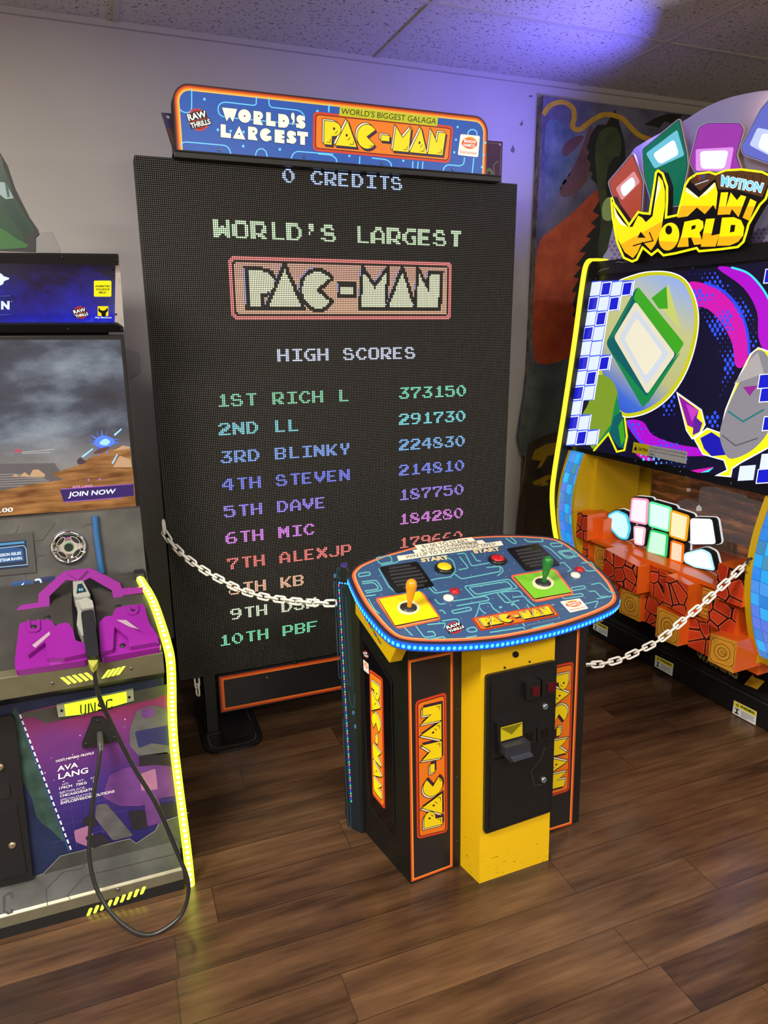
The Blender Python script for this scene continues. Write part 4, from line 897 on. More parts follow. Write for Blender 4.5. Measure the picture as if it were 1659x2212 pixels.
bb = MB(); bb.tube(smooth([tuple(YP(q[2]).at(q[0], q[1])) for q in cab], 8, False), 0.0062, mat('cable_rubber', (30, 30, 32), 0.35), 10)
bb.build('gun_cable', gx)
bb = MB(); bb.tube([YP(2.088).at(216, 1585), YP(2.05).at(217, 1603), YP(2.035).at(218, 1622)], 0.0095, mat('cable_gland', (60, 60, 58), 0.3), 12); bb.build('cable_gland', brk)

# slit bar and gun console
bar = prof('slit_bar', [(2.0, 0.764), (2.0, 0.829), (2.03, 0.838), (2.03, 0.764)], LX, RX, mat('bar_metal', (92, 88, 66), 0.42, 0.3, noise=0.12, nscale=20), gx, 0.002)
f1b = Z1(YP(1.9995))
SG = mat('slit_glow', (222, 240, 60), 0.4, 0, 2.2)
for i in range(5):
    x = 470+46*i; y = 1385-9*i; bb = MB(); bb.prism(f1b, [(x, y), (x+26, y-4), (x+84, y+42), (x+62, y+54)], -0.001, 0.001, SG); bb.build('light_slit', bar)
for i in range(4):
    x = 790+38*i; y = 1392-9*i; bb = MB(); bb.prism(f1b, [(x, y), (x+26, y-6), (x+74, y-70), (x+48, y-66)], -0.001, 0.001, SG); bb.build('light_slit', bar)
for x, y in ((408, 1428), (1022, 1313)):
    bb = MB(); bb.lathe(f1b(x, y), (0, -1, 0), [(0.004, 0), (0.004, 0.0015), (0.002, 0.002)], STEEL, 10); bb.build('screw', bar)
SLP = Pl((0, 2.03, 0.838), (0, -0.122, 0.35)); f1 = Z1(SLP)
DG = mat('console_grey', (52, 50, 46), 0.4, 0, noise=0.2, nscale=12)
bb = MB(); bb.add([(LX, 2.03, 0.8385), (RX-0.004, 2.03, 0.8385), (RX-0.012, 2.38, 0.9605), (LX, 2.38, 0.9605), (LX, 2.03, 0.82), (RX-0.004, 2.03, 0.82), (RX-0.012, 2.38, 0.945), (LX, 2.38, 0.945)], [(0, 1, 2, 3), (0, 1, 5, 4), (1, 2, 6, 5), (2, 3, 7, 6)], DG)
bb.fill(f1, smooth([(560, 760), (590, 670), (640, 650), (700, 680), (740, 800), (765, 980), (790, 1090), (700, 1180), (640, 1170), (580, 1050)], 4), ink((8, 8, 10)), 1)
csl = bb.build('gun_deck', gx)
for x, y in ((370, 917), (923, 832)):
    bb = MB(); bb.lathe(f1(x, y), SLP.n, [(0.009, 0), (0.009, 0.002), (0.004, 0.003)], DARK, 14); bb.build('bolt', csl)
def tray(base_, ridges, bolts):
    bb = MB(); bb.prism(f1, rnd(base_, 24, True, 3), 0.0, 0.022, PURPLE); tr = bb.build('gun_tray', gx, 0.005)
    for pts, h in ridges:
        bb = MB(); bb.prism(lambda x, y, hh=0: f1(x, y, hh+0.022), rnd(pts, 14, True, 3), -0.004, h, PURPLE); bb.build('tray_ridge', tr, 0.004)
    for x, y in bolts:
        bb = MB(); bb.lathe(f1(x, y, 0.022), SLP.n, [(0.008, -0.001), (0.008, 0.003), (0.003, 0.004)], DARK, 14); bb.build('bolt', tr)
    return tr
tr = tray([(160, 1005), (230, 988), (400, 972), (450, 1040), (520, 1028), (575, 1065), (600, 1150), (690, 1190), (690, 1290), (130, 1375), (125, 1300)], [([(230, 1290), (410, 1090), (470, 1040), (540, 1030), (580, 1080), (600, 1170), (690, 1195), (688, 1270), (510, 1308), (380, 1310), (370, 1180)], 0.016), ([(218, 990), (240, 986), (252, 1060), (300, 1055), (300, 985), (320, 985), (325, 1060), (300, 1080), (240, 1085), (222, 1060)], 0.006)], [(270, 1035), (436, 1273)])
bb = MB(); bb.fill(lambda x, y, h=0: f1(x, y, h+0.038), [(265, 1210), (400, 1100), (405, 1125), (290, 1230)], ink((150, 130, 140)), 1); bb.build('worn_strip', tr)
tr = tray([(785, 1010), (870, 970), (900, 890), (960, 868), (1125, 850), (1165, 1000), (1250, 1125), (1258, 1190), (790, 1275), (782, 1170)], [([(780, 1030), (830, 980), (900, 975), (960, 1010), (1140, 1140), (1230, 1125), (1240, 1180), (1010, 1220), (1010, 1150), (900, 1060), (890, 1240), (790, 1262)], 0.016), ([(1000, 880), (1020, 878), (1025, 925), (1070, 915), (1065, 870), (1082, 868), (1086, 920), (1065, 940), (1020, 948), (1003, 930)], 0.006)], [(1036, 912), (960, 1180)])
bb = MB(); bb.fill(lambda x, y, h=0: f1(x, y, h+0.038), [(915, 1010), (990, 1010), (1090, 1085), (1010, 1060)], ink((150, 130, 140)), 1); bb.build('worn_strip', tr)
ARP = Pl((0, 2.26, 0.90), (0, -1, 0.25)); fr1 = Z1(ARP)
bb = MB(); bb.prism(fr1, [(108, 880), (160, 822), (295, 800), (300, 730), (485, 565), (550, 547), (710, 535), (932, 645), (950, 690), (1110, 680), (1135, 720), (958, 745), (955, 762), (885, 772), (872, 705), (700, 605), (645, 636), (585, 632), (515, 622), (385, 750), (388, 845), (305, 852)], -0.05, 0, PURPLE); arch = bb.build('gun_arch', gx, 0.006)
bb = MB(); bb.prism(fr1, [(525, 572), (682, 548), (610, 622)], 0, 0.008, PURPLE); bb.build('arch_boss', arch, 0.003)
# mounted gun
GUNL = mat('gun_grey', (138, 138, 130), 0.4, 0, noise=0.06, nscale=30); GUNB = mat('gun_black', (24, 24, 26), 0.4)
gun = MB(); fg = lambda h0: (lambda x, y, h=0: f1(x, y, h+h0))
gun.prism(f1, [(600, 870), (690, 855), (745, 960), (755, 1010), (740, 1120), (650, 1150), (612, 1060), (620, 960)], 0.01, 0.045, GUNL)
g0 = gun.build('mounted_gun', gx, 0.003)
bb = MB(); bb.prism(f1, [(583, 720), (600, 700), (640, 692), (718, 845), (712, 858), (605, 868), (588, 850)], 0.012, 0.055, GUNL); hd = bb.build('gun_barrel', g0, 0.003)
bb = MB(); bb.prism(fg(0.055), [(622, 765), (652, 758), (690, 822), (612, 838)], 0, 0.0015, ink((24, 60, 70), 0.5)); bb.text(lambda x, y, h=0: f1(x, 1660-y, h+0.0565), '60', 630, 842, 32, 20, ink((150, 220, 240), 1.2), 1); bb.build('gun_screen', hd)
for i in range(3):
    bb = MB(); bb.prism(fg(0.055), [(604+9*i, 712+22*i), (640+9*i, 704+22*i), (644+9*i, 714+22*i), (606+9*i, 722+22*i)], 0, 0.002, GUNL); bb.build('barrel_rib', hd)
bb = MB(); bb.prism(f1, [(640, 930), (690, 905), (740, 930), (752, 985), (660, 1000), (650, 985)], 0.045, 0.075, GUNL); bb.build('gun_sight', g0, 0.003)
bb = MB(); bb.prism(f1, rnd([(652, 1030), (660, 1005), (742, 990), (752, 1020), (790, 1345), (775, 1358), (705, 1360), (690, 1340)], 12), 0.03, 0.07, GUNB); bb.build('gun_grip', g0, 0.004)
bb = MB(); bb.prism(f1, [(700, 1352), (782, 1345), (770, 1380), (740, 1420), (715, 1390)], 0.035, 0.055, mat('grip_end', (150, 150, 60), 0.4)); bb.build('grip_cap', g0, 0.002)
# speaker panel with small display
spk = prof('speaker_panel', [(2.40, 0.95), (2.43, 1.165), (3.35, 1.165), (3.35, 0.95)], LX, RX-0.012, GUNMETAL)
SPP = Pl((0, 2.40, 0.95), (0, -0.215, 0.03)); fp = Z1(SPP)
bb = MB()
for pts in ([(0, 300), (110, 285), (150, 200)], [(270, 320), (330, 315), (430, 180)], [(270, 560), (290, 440), (350, 430)], [(640, 215), (680, 190), (740, 190)], [(200, 600), (205, 560), (280, 550)]): bb.stroke(fp, pts, 5, LN, 1)
bb.fill(fp, [(85, 640), (240, 620), (240, 750), (100, 775)], ink((40, 70, 120)), 1); bb.fill(fp, [(130, 690), (190, 640), (170, 690), (195, 740)], ink((190, 215, 225)), 2)
bb.fill(fp, [(262, 612), (425, 590), (440, 640), (265, 745)], ink((34, 44, 80)), 1); bb.stroke(fp, smooth([(270, 625), (310, 620), (320, 660), (290, 690), (330, 700)], 4, False), 16, ink((170, 190, 205)), 2)
bb.build('printed_face', spk)
bb = MB(); bb.prism(fp, [(-120, 280), (255, 250), (285, 560), (-120, 600)], 0, 0.006, mat('bezel_grey', (58, 58, 56), 0.4)); sm = bb.build('small_display', spk, 0.002)
bb = MB(); f7 = lambda x, y, h=0: fp(x, y, h+0.006); bb.prism(f7, [(-100, 335), (205, 308), (220, 520), (-100, 550)], 0, 0.001, ink((16, 36, 66), 0.8)); bb.fill(f7, [(-100, 345), (190, 318), (192, 335), (-100, 362)], ink((60, 130, 170), 1), 4); bb.stroke(f7, [(-100, 385), (185, 352), (205, 375), (215, 500), (-100, 530)], 5, ink((150, 190, 215), 1), 4)
bb.fill(f7, [(-100, 390), (120, 365), (180, 380), (190, 470), (-100, 500)], ink((24, 74, 130), 0.8), 3)
for s_, y, xe in (('MISSION RELIES', 442, 168), ('ON FIRETEAM RAVEN.', 480, 178)):
    w__ = 190 if s_[0] == 'M' else 262
    bb.text(lambda x, yy, h=0, y=y, xe=xe, w__=w__: f7(xe-w__+x, y-yy-x*0.11+w__*0.11-20, h), s_, 0, 0, w__, 24, ink((205, 225, 235), 1.1), 5, 0.02)
bb.build('display_face', sm)
sc_ = fp(537, 365, 0.0); ax_ = SPP.n
bb = MB(); bb.lathe(sc_, ax_, [(0.054, 0), (0.056, 0.006), (0.052, 0.014), (0.046, 0.015), (0.044, 0.008), (0.02, 0.006), (0.001, 0.006)], CHROME, 40); s0 = bb.build('chrome_speaker', spk)
u_ = Vector((1, 0, 0)); v_ = ax_.cross(u_)
if v_.z < 0: v_ = -v_
fsp = lambda x, y, h=0: sc_+u_*x+v_*y+ax_*(h+0.009)
for i in range(4):
    a0 = PI/4+PI/2*i; bb = MB(); q = [(0.030*math.cos(a0)+0.017*math.cos(a0+PI/2)*math.cos(s)+0.0075*math.cos(a0)*math.sin(s), 0.030*math.sin(a0)+0.017*math.sin(a0+PI/2)*math.cos(s)+0.0075*math.sin(a0)*math.sin(s)) for s in [2*PI*k/16 for k in range(16)]]
    bb.fill(fsp, q, ink((10, 22, 12)), 1); bb.stroke(fsp, q, 0.0022, CHROME, 4, True); bb.build('speaker_opening', s0)
for i in range(10):
    a0 = 2*PI*(i+0.3)/10; bb = MB(); bb.tube([fsp(0.04*math.cos(a0), 0.04*math.sin(a0), 0.002), fsp(0.050*math.cos(a0), 0.050*math.sin(a0), 0.006)], 0.0022, CHROME, 6); bb.build('chrome_rib', s0)
bb = MB(); bb.lathe(fsp(0, 0, 0), ax_, [(0.0155, 0), (0.015, 0.003), (0.0135, 0.003)], ink((90, 170, 110), 0.5), 24); bb.build('centre_ring', s0)
bb = MB(); bb.lathe(fsp(0, 0, 0.001), ax_, [(0.0132, 0), (0.0132, 0.003)], ink((10, 12, 10)), 24); bb.build('centre_cap', s0)
bb = MB(); bb.tube([SPP.at(205, 1114)+ax_*0.01, SPP.at(208, 1150)+ax_*0.012, SPP.at(220, 1236)+ax_*0.012], 0.0105, mat('blue_tube', (38, 84, 132), 0.2), 12); bb.build('side_tube', spk)

# main screen
mon = MB(); mon.box(LX, 0.0723, 2.46, 2.60, 1.158, 1.724, GLOSSBLACK); mo = mon.build('battle_screen', gx, 0.002)
sy = YP(2.46); f0 = Z0(sy)
t = NT('screen_sky', 0.12); o = t.xyz(); nz = t.noise(t.comb(t.math('MULTIPLY', o[0], 3.2), o[1], t.math('MULTIPLY', o[2], 6.5)), 1.35, 6, 0.58)
hz = t.math('DIVIDE', t.math('SUBTRACT', o[2], 1.30), 0.42)
c = t.ramp(nz, [(0.25, lin((20, 23, 36))), (0.45, lin((54, 60, 76))), (0.58, lin((98, 108, 122))), (0.78, lin((150, 158, 166)))])
c = t.mix(t.math('MULTIPLY', t.math('SUBTRACT', 1.0, t.math('MINIMUM', t.math('MAXIMUM', t.math('MULTIPLY', hz, 3.2), 0.0), 1.0)), 0.75), c, lin((150, 140, 128)))
t.put((0.01, 0.01, 0.012), t.b.inputs['Base Color']); t.put(c, t.b.inputs['Emission Color']); t.b.inputs['Emission Strength'].default_value = 1.05; SKYM = t.m
bb = MB(); scr = [(-1200, 870), (885, 862), (1000, 2090), (-1200, 2240)]
bb.fill(f0, scr, SKYM, 1)
def clipscreen(pts): return pts
g9 = 0.9
SAND = mat('sand_glow', (134, 86, 42), 0.2, 0, 0.85); t_ = SAND.node_tree; tc = t_.nodes.new('ShaderNodeTexCoord'); mp_ = t_.nodes.new('ShaderNodeMapping'); mp_.inputs['Scale'].default_value = (9, 1, 60); nn = t_.nodes.new('ShaderNodeTexNoise'); nn.inputs['Scale'].default_value = 1.2; nn.inputs['Detail'].default_value = 5
rp_ = t_.nodes.new('ShaderNodeValToRGB'); rp_.color_ramp.elements[0].position = 0.3; rp_.color_ramp.elements[1].position = 0.72; rp_.color_ramp.elements[0].color = (*lin((70, 36, 14)), 1); rp_.color_ramp.elements[1].color = (*lin((180, 128, 74)), 1)
t_.links.new(tc.outputs['Object'], mp_.inputs[0]); t_.links.new(mp_.outputs[0], nn.inputs['Vector']); t_.links.new(nn.outputs['Fac'], rp_.inputs[0]); t_.links.new(rp_.outputs[0], t_.nodes['Principled BSDF'].inputs['Emission Color'])
bb.fill(f0, [(-1200, 1790), (400, 1770), (480, 1880), (480, 2000), (-1200, 2000)], mat('sea_glow', (92, 88, 90), 0.2, 0, 0.8), 2)
bb.fill(f0, [(380, 1850), (560, 1790), (680, 1720), (900, 1640), (955, 1650), (985, 1900), (480, 1900), (420, 1870)], SAND, 3)
bb.fill(f0, [(-1200, 2060), (0, 1975), (200, 1930), (480, 1890), (982, 1880), (1000, 2090), (-1200, 2240)], SAND, 3.5)
for pts in ([(85, 1870), (110, 1850), (150, 1870)], [(145, 1868), (180, 1835), (230, 1870)], [(215, 1870), (240, 1820), (280, 1815), (330, 1850), (330, 1872)], [(830, 1800), (880, 1715), (960, 1745), (970, 1800)], [(830, 1680), (900, 1640), (955, 1650), (950, 1665)]): bb.fill(f0, pts, ink((186, 150, 116), 0.8), 4.2)
SEAL = ink((140, 134, 130), 0.8)
for i in range(6): bb.stroke(f0, [(-200, 1860+18*i), (100+40*i, 1850+16*i), (300+20*i, 1870+10*i)], 6, SEAL, 3.2)
random.seed(5)
BL1, BL2, BL3 = ink((70, 110, 230), 1.2), ink((130, 180, 255), 1.5), ink((70, 90, 170), 0.9)
for i in range(26):
    a0 = random.random()*2*PI; L = 40+random.random()*75; x, y = 755+30*math.cos(a0), 1620+20*math.sin(a0)
    bb.fill(f0, [(x-10*math.sin(a0), y+8*math.cos(a0)), (x+L*math.cos(a0)*1.1, y+L*0.75*math.sin(a0)), (x+10*math.sin(a0), y-8*math.cos(a0))], BL3 if i % 2 else BL1, 4.6+0.01*i)
bb.fill(f0, smooth([(690, 1630), (720, 1580), (780, 1570), (840, 1600), (820, 1640), (760, 1660)], 3), BL1, 5); bb.fill(f0, smooth([(730, 1625), (770, 1590), (810, 1610), (780, 1640)], 3), BL2, 5.5)
for pts in ([(835, 1560), (890, 1515), (895, 1522), (845, 1570)], [(600, 1720), (680, 1660), (684, 1668), (610, 1728)], [(820, 1770), (860, 1700), (866, 1704), (830, 1776)]): bb.fill(f0, pts, BL2, 5)
bb.fill(f0, smooth([(565, 1755), (585, 1730), (610, 1740), (634, 1760), (600, 1778), (575, 1775)], 3), ink((70, 50, 66), 0.8), 5); bb.fill(f0, smooth([(685, 1700), (740, 1660), (810, 1650), (760, 1690)], 3), ink((96, 56, 50), 0.8), 5)
bb.fill(f0, [(98, 1690), (120, 1665), (155, 1672), (162, 1690), (130, 1685)], ink((180, 60, 90), 0.9), 4); bb.stroke(f0, [(160, 1690), (400, 1668)], 3, ink((190, 185, 180), 0.9), 4); bb.stroke(f0, [(165, 1698), (370, 1690)], 3, ink((190, 185, 180), 0.9), 4)
bb.fill(f0, [(440, 1965), (980, 1925), (985, 2010), (470, 2055)], ink((44, 22, 92), 0.9), 5); bb.stroke(f0, [(450, 1962), (980, 1922)], 5, ink((140, 80, 180), 1), 6); bb.stroke(f0, [(470, 2055), (900, 2022)], 5, ink((140, 80, 180), 1), 6)
for x, y in ((652, 1893), (733, 1888)): bb.disc(f0, x, y, 9, ink((170, 90, 200), 1), 5, 10)
tq = lambda x0_, y0_, s_, w__, h__, m, bold=0.02: bb.text(lambda x, y, h=0: f0(x0_+x, y0_-y-x*0.07, h), s_, 0, 0, w__, h__, m, 7, bold, 0.15)
tq(530, 1953, 'AVA LANG', 148, 17, ink((220, 150, 190), 1)); tq(500, 2028, 'JOIN NOW', 345, 46, ink((220, 232, 250), 1.2)); tq(-90, 2143, '$1.00', 184, 36, ink((225, 228, 230), 1))
bb.build('screen_image', mo)
# lit header box
hb = MB(); A_ = [(LX, 2.52, 1.738), (0.078, 2.52, 1.738), (0.078, 2.36, 1.955), (LX, 2.36, 1.955), (LX, 2.75, 1.738), (0.078, 2.75, 1.738), (0.078, 2.75, 1.955), (LX, 2.75, 1.955)]
hb.add(A_, [(0, 1, 2, 3), (4, 7, 6, 5), (0, 4, 5, 1), (1, 5, 6, 2), (2, 6, 7, 3), (3, 7, 4, 0)], mat('header_side', (196, 190, 186), 0.5)); hd = hb.build('header_box', gx)
HP = Pl((0, 2.52, 1.738), (0, -0.217, -0.16)); fh = Z0(HP)
bb = MB(); bb.prism(fh, [(-1300, 205), (868, 232), (870, 300), (-1300, 262)], 0, 0.012, BLACK); bb.prism(fh, [(-1300, 735), (862, 735), (905, 765), (905, 792), (-1300, 792)], 0, 0.012, BLACK)
bb.build('header_rails', hd, 0.001)
for x, y in ((455, 242), (856, 262), (503, 768), (892, 772), (835, 365), (850, 660)):
    bb = MB(); bb.lathe(fh(x, y, 0.012), HP.n, [(0.0035, -0.001), (0.0035, 0.0015), (0.0015, 0.002)], DARK, 10); bb.build('screw', hd)
t = NT('header_glow', 0.2); o = t.xyz(); nz = t.noise(t.comb(o[0], o[1], o[2]), 11.0, 6, 0.65); k = t.math('ADD', t.math('MULTIPLY', t.math('SUBTRACT', 1.925, o[2]), 4.6), t.math('MULTIPLY', t.math('SUBTRACT', nz, 0.5), 1.3))
t.put((0.01, 0.01, 0.02), t.b.inputs['Base Color']); t.put(t.ramp(k, [(0.1, lin((14, 13, 40))), (0.5, lin((30, 28, 140))), (0.85, lin((30, 40, 205))), (1.0, lin((60, 90, 235)))]), t.b.inputs['Emission Color']); t.b.inputs['Emission Strength'].default_value = 0.95
bb = MB(); bb.fill(fh, [(-1300, 262), (848, 300), (842, 735), (-1300, 735)], t.m, 1)
WB = ink((214, 230, 250), 1.0)
bb.fill(fh, smooth([(-60, 370), (0, 372), (28, 395), (60, 405), (68, 412), (60, 420), (30, 432), (15, 458), (-60, 468)], 3), WB, 2)
for y in (545, 683): bb.stroke(fh, [(-80, y), (75, y-6)], 4, ink((70, 90, 190), 1), 2)
hq = lambda x0_, y0_: (lambda x, y, h=0: fh(x0_+x, y0_-y, h))
bb.text(hq(8, 640), 'N', 0, 0, 62, 62, WB, 2, 0.06); bb.text(hq(78, 585), 'TM', 0, 0, 10, 6, WB, 2)
bb.fill(fh, rrect(690, 428, 818, 546, 10), ink((232, 226, 20), 1), 2)
for s_, y, w__ in (('ANIMATED', 475, 110), ('VIOLENCE', 498, 102), ('MILD', 521, 52)): bb.text(hq(754-w__/2, y), s_, 0, 0, w__, 14, ink((40, 40, 16), 0.4), 3, 0.03)
star_badge(bb, HP.quad((157, 659), (189, 661), (190, 690), (158, 688), 10, 10), 1, 3)
bb.fill(fh, rrect(718, 616, 796, 688, 4), ink((240, 215, 20), 1), 2)
bb.fill(fh, smooth([(728, 625), (722, 650), (745, 668), (748, 687), (775, 687), (778, 666), (793, 648), (788, 625), (778, 640), (757, 648), (736, 640)], 3), ink((14, 12, 10), 0.3), 3)
bb.text(hq(700, 708), 'Play Mechanix', 0, 0, 122, 16, WB, 3, 0.02)
bb.build('header_face', hd)
hk = MB(); hk.box(LX, 0.03, 2.60, 2.75, 1.724, 1.738, DARK); hk.build('header_bracket', gx)
# plain green topper board
tp = YP(2.62); ft = tp.px(0, 0, 2.37); bb = MB()
outl = [(-900, 1290), (-900, 700), (-60, 740), (0, 782), (35, 840), (75, 960), (150, 1110), (195, 1175), (200, 1198), (182, 1215), (182, 1290)]
bb.prism(ft, outl, -0.02, 0, DARK)
TG = mat('topper_green', (24, 78, 46), 0.3, 0, 0.5, glow_rgb=(16, 62, 38)); TG2 = mat('topper_light_green', (58, 116, 52), 0.3, 0, 0.55, glow_rgb=(46, 104, 44)); TG3 = mat('topper_teal', (20, 60, 48), 0.3, 0, 0.4)
bb.fill(ft, [(-880, 1270), (-880, 720), (-70, 760), (0, 805), (40, 900), (70, 1000), (140, 1120), (175, 1175), (165, 1195), (120, 1190), (130, 1270)], TG, 1)
bb.fill(ft, smooth([(-200, 1180), (-60, 1160), (10, 1172), (80, 1220), (135, 1268), (-200, 1270)], 3), TG2, 2); bb.fill(ft, [(15, 1045), (60, 1020), (130, 1130), (165, 1180), (110, 1190), (60, 1120)], TG3, 2); bb.fill(ft, [(-20, 930), (30, 935), (70, 1015), (30, 1020), (-10, 990)], ink((150, 170, 165), 0.6), 3)
bb.stroke(ft, [(0, 1000), (30, 1110), (120, 1200)], 6, ink((12, 36, 24)), 3); bb.stroke(ft, [(0, 800), (25, 900), (45, 1010)], 14, ink((14, 30, 22)), 3)
bb.disc(ft, 98, 1085, 8, ink((20, 26, 22)), 3, 10)
bb.build('topper_board', gx, 0, 'plain green topper board')
# yellow-green light tube down the right edge
tb = [(412, 1912, 2.012), (408, 1872, 2.02), (402, 1820, 2.035), (393, 1750, 2.055), (384, 1680, 2.065), (376, 1610, 2.075), (372, 1540, 2.07), (371, 1480, 2.04), (368, 1425, 2.02), (360, 1388, 2.05), (348, 1348, 2.12), (333, 1305, 2.20), (322, 1282, 2.25), (311, 1265, 2.30), (302, 1250, 2.345)]
P3 = smooth([tuple(YP(q[2]).at(q[0], q[1])) for q in tb], 6, False)
bb = MB(); bb.tube(P3, 0.0135, mat('tube_glow', (206, 236, 36), 0.4, 0, 5.0), 10); lt = bb.build('light_tube', gx)
bb = MB(); acc = 0.01; BD = mat('tube_bead', (250, 255, 150), 0.4, 0, 4.0)
for i in range(len(P3)-1):
    a, c = Vector(P3[i]), Vector(P3[i+1]); L = (c-a).length; d = (c-a).normalized()
    while acc < L:
        p = a+d*acc; tov = Vector((0.0, -1.0, 0.25)); tov = (tov-d*tov.dot(d)).normalized(); sd = d.cross(tov)
        bb.add([p+tov*0.0137+d*0.0062*math.cos(PI*k/4)+sd*0.0062*math.sin(PI*k/4) for k in range(8)], [tuple(range(8))], BD); acc += 0.0185
    acc -= L
bb.build('tube_beads', lt)
bb = MB(); e = Vector(P3[-1]); bb.box(e.x-0.016, e.x+0.016, e.y-0.01, e.y+0.04, e.z-0.02, e.z+0.02, DARK); bb.build('tube_clip', lt, 0.002)

# ------------------------------------------------------------------ white plastic barrier chains
CHW = mat('chain_plastic', (226, 222, 212), 0.42)
def link_mesh():
    bb = MB(); L, R = 0.018, 0.0105
    path = [(L*sx + R*math.cos(a), R*math.sin(a), 0) for sx, a0 in ((1, -PI/2), (-1, PI/2)) for a in [a0+PI*k/7 for k in range(8)]]
    bb.tube(path, 0.0042, CHW, 8, True)
    me = bpy.data.meshes.new('chain_link'); me.from_pydata(bb.v, [], bb.f); me.materials.append(CHW); me.polygons.foreach_set('use_smooth', [True]*len(bb.f)); return me
LINK = link_mesh()
def chain(name, label, pts, twist=0.0):
    P = [Vector(p) for p in pts]; root = thing(name, label, 'chain', P[0], 'white plastic barrier chains'); pitch = 0.0395; acc = pitch*0.5; k = 0
    for i in range(len(P)-1):
        a, c = P[i], P[i+1]; L = (c-a).length
        while acc < L:
            p = a.lerp(c, acc/L); t0 = (c-a).normalized(); s0 = t0.cross(Vector((0, 0, 1)))
            s0 = s0.normalized() if s0.length > 1e-4 else Vector((1, 0, 0)); n0 = s0.cross(t0)
            an = twist+(PI/2 if k % 2 else 0); y_ = s0*math.cos(an)+n0*math.sin(an); z_ = t0.cross(y_)
            o = bpy.data.objects.new('link', LINK); COL.objects.link(o); o.parent = root
            m = Matrix.Identity(4)
            for r in range(3): m[r][0] = t0[r]; m[r][1] = y_[r]; m[r][2] = z_[r]; m[r][3] = (p-P[0])[r]
            o.matrix_local = m; acc += pitch; k += 1
        acc -= L
    return root
def vplane(a, b): d = Vector(b)-Vector(a); return Pl(a, (d.y, -d.x, 0))
S = YP(2.85).at(352, 1128); E_ = YP(2.12).at(726, 1303); vp = vplane(S, E_)
chain('barrier_chain', 'white plastic chain sagging across the front of the giant dot-matrix screen', smooth([tuple(vp.at(*q)) for q in ((353, 1128), (360, 1158), (392, 1195), (435, 1228), (480, 1254), (525, 1276), (570, 1289), (615, 1296), (660, 1301), (700, 1303), (726, 1303))], 6, False), 0.6)
S = Vector((1.44, 1.93, 0.2)); E_ = Vector((2.225, 1.93, 0.8)); vp2 = vplane(S, E_)
chain('barrier_chain', 'white plastic chain hanging between the control console and the brick-fronted machine', smooth([tuple(vp2.at(*q)) for q in ((1262, 1436), (1300, 1434), (1340, 1424), (1380, 1406), (1425, 1382), (1470, 1345), (1512, 1310), (1550, 1275), (1590, 1238), (1621, 1207))], 6, False), 0.7)
hp_ = SY+0.03; a = YP(hp_).at(425, 1466)
chain('barrier_chain', 'short end of white chain dangling below the giant screen by its left foot', [tuple(a+Vector((0, 0, 0.005))), tuple(a+Vector((0.0, 0, -0.092)))], 0.5)

# ------------------------------------------------------------------ right-hand brick-fronted machine
rg = thing('arcade_brick_cabinet', 'bright arcade cabinet with orange brick blocks, glowing screen and big yellow sign', 'arcade machine', (2.9, 2.4, 0))
RO = Vector((2.3, 3.1, 0)); RD = Vector((0.0698, -0.9976, 0)).normalized(); RE = Vector((-RD.y, RD.x, 0))
RM = lambda s, x, z: RO + RD*s + RE*(x-2.3) + Vector((0, 0, z))
VX = lambda x: Pl(RM(0, x, 0), RE)
def rprof(name, pts, s0, s1, m, parent=rg, bevel=0.0, **k):
    bb = MB(); bb.prism(lambda x, z, h=0.0: RM(h, x, z), pts, s0, s1, m); return bb.build(name, parent, bevel, **k)
ORA = mat('orange_gloss', (218, 92, 24), 0.16, 0, noise=0.05, nscale=4); FRY = mat('frame_yellow', (196, 160, 20), 0.3, 0, noise=0.05, nscale=6)
S1 = 1.46
rprof('cabinet_back', [(2.66, 0.0), (2.66, 2.03), (3.45, 2.03), (3.45, 0.0)], 0.0, S1, BLACK, rg, 0.003)
kb = rprof('base', [(2.5, 0.012), (2.5, 0.150), (2.512, 0.160), (2.66, 0.225), (2.66, 0.0), (2.52, 0.0)], -0.015, S1+0.1, BLACK, rg, 0.003)
rprof('base_groove', [(2.497, 0.122), (2.494, 0.128), (2.497, 0.134), (2.51, 0.134), (2.51, 0.122)], -0.015, S1+0.1, DARK, kb)
SLB = Pl(RM(0, 2.512, 0.160), RE*(-0.065)+Vector((0, 0, 0.148)))
bb = MB(); q = SLB.quad((1504, 1407), (1595, 1455), (1592, 1468), (1507, 1421), 100, 12); bb.text(q, 'WARNING', 0, 0, 100, 12, ink((150, 140, 84)), 1, 0.04); bb.build('floor_lettering', kb)
bb = MB(); bb.fill(SLB.px(1260, 1360, 4.158), [(1520, 405), (1540, 430), (1630, 465), (1560, 540), (1520, 520), (1445, 495)], mat('tape_yellow', (196, 150, 34), 0.5, 0, noise=0.2, nscale=30), 1); bb.build('tape_patch', kb)
bp_ = VX(2.5)
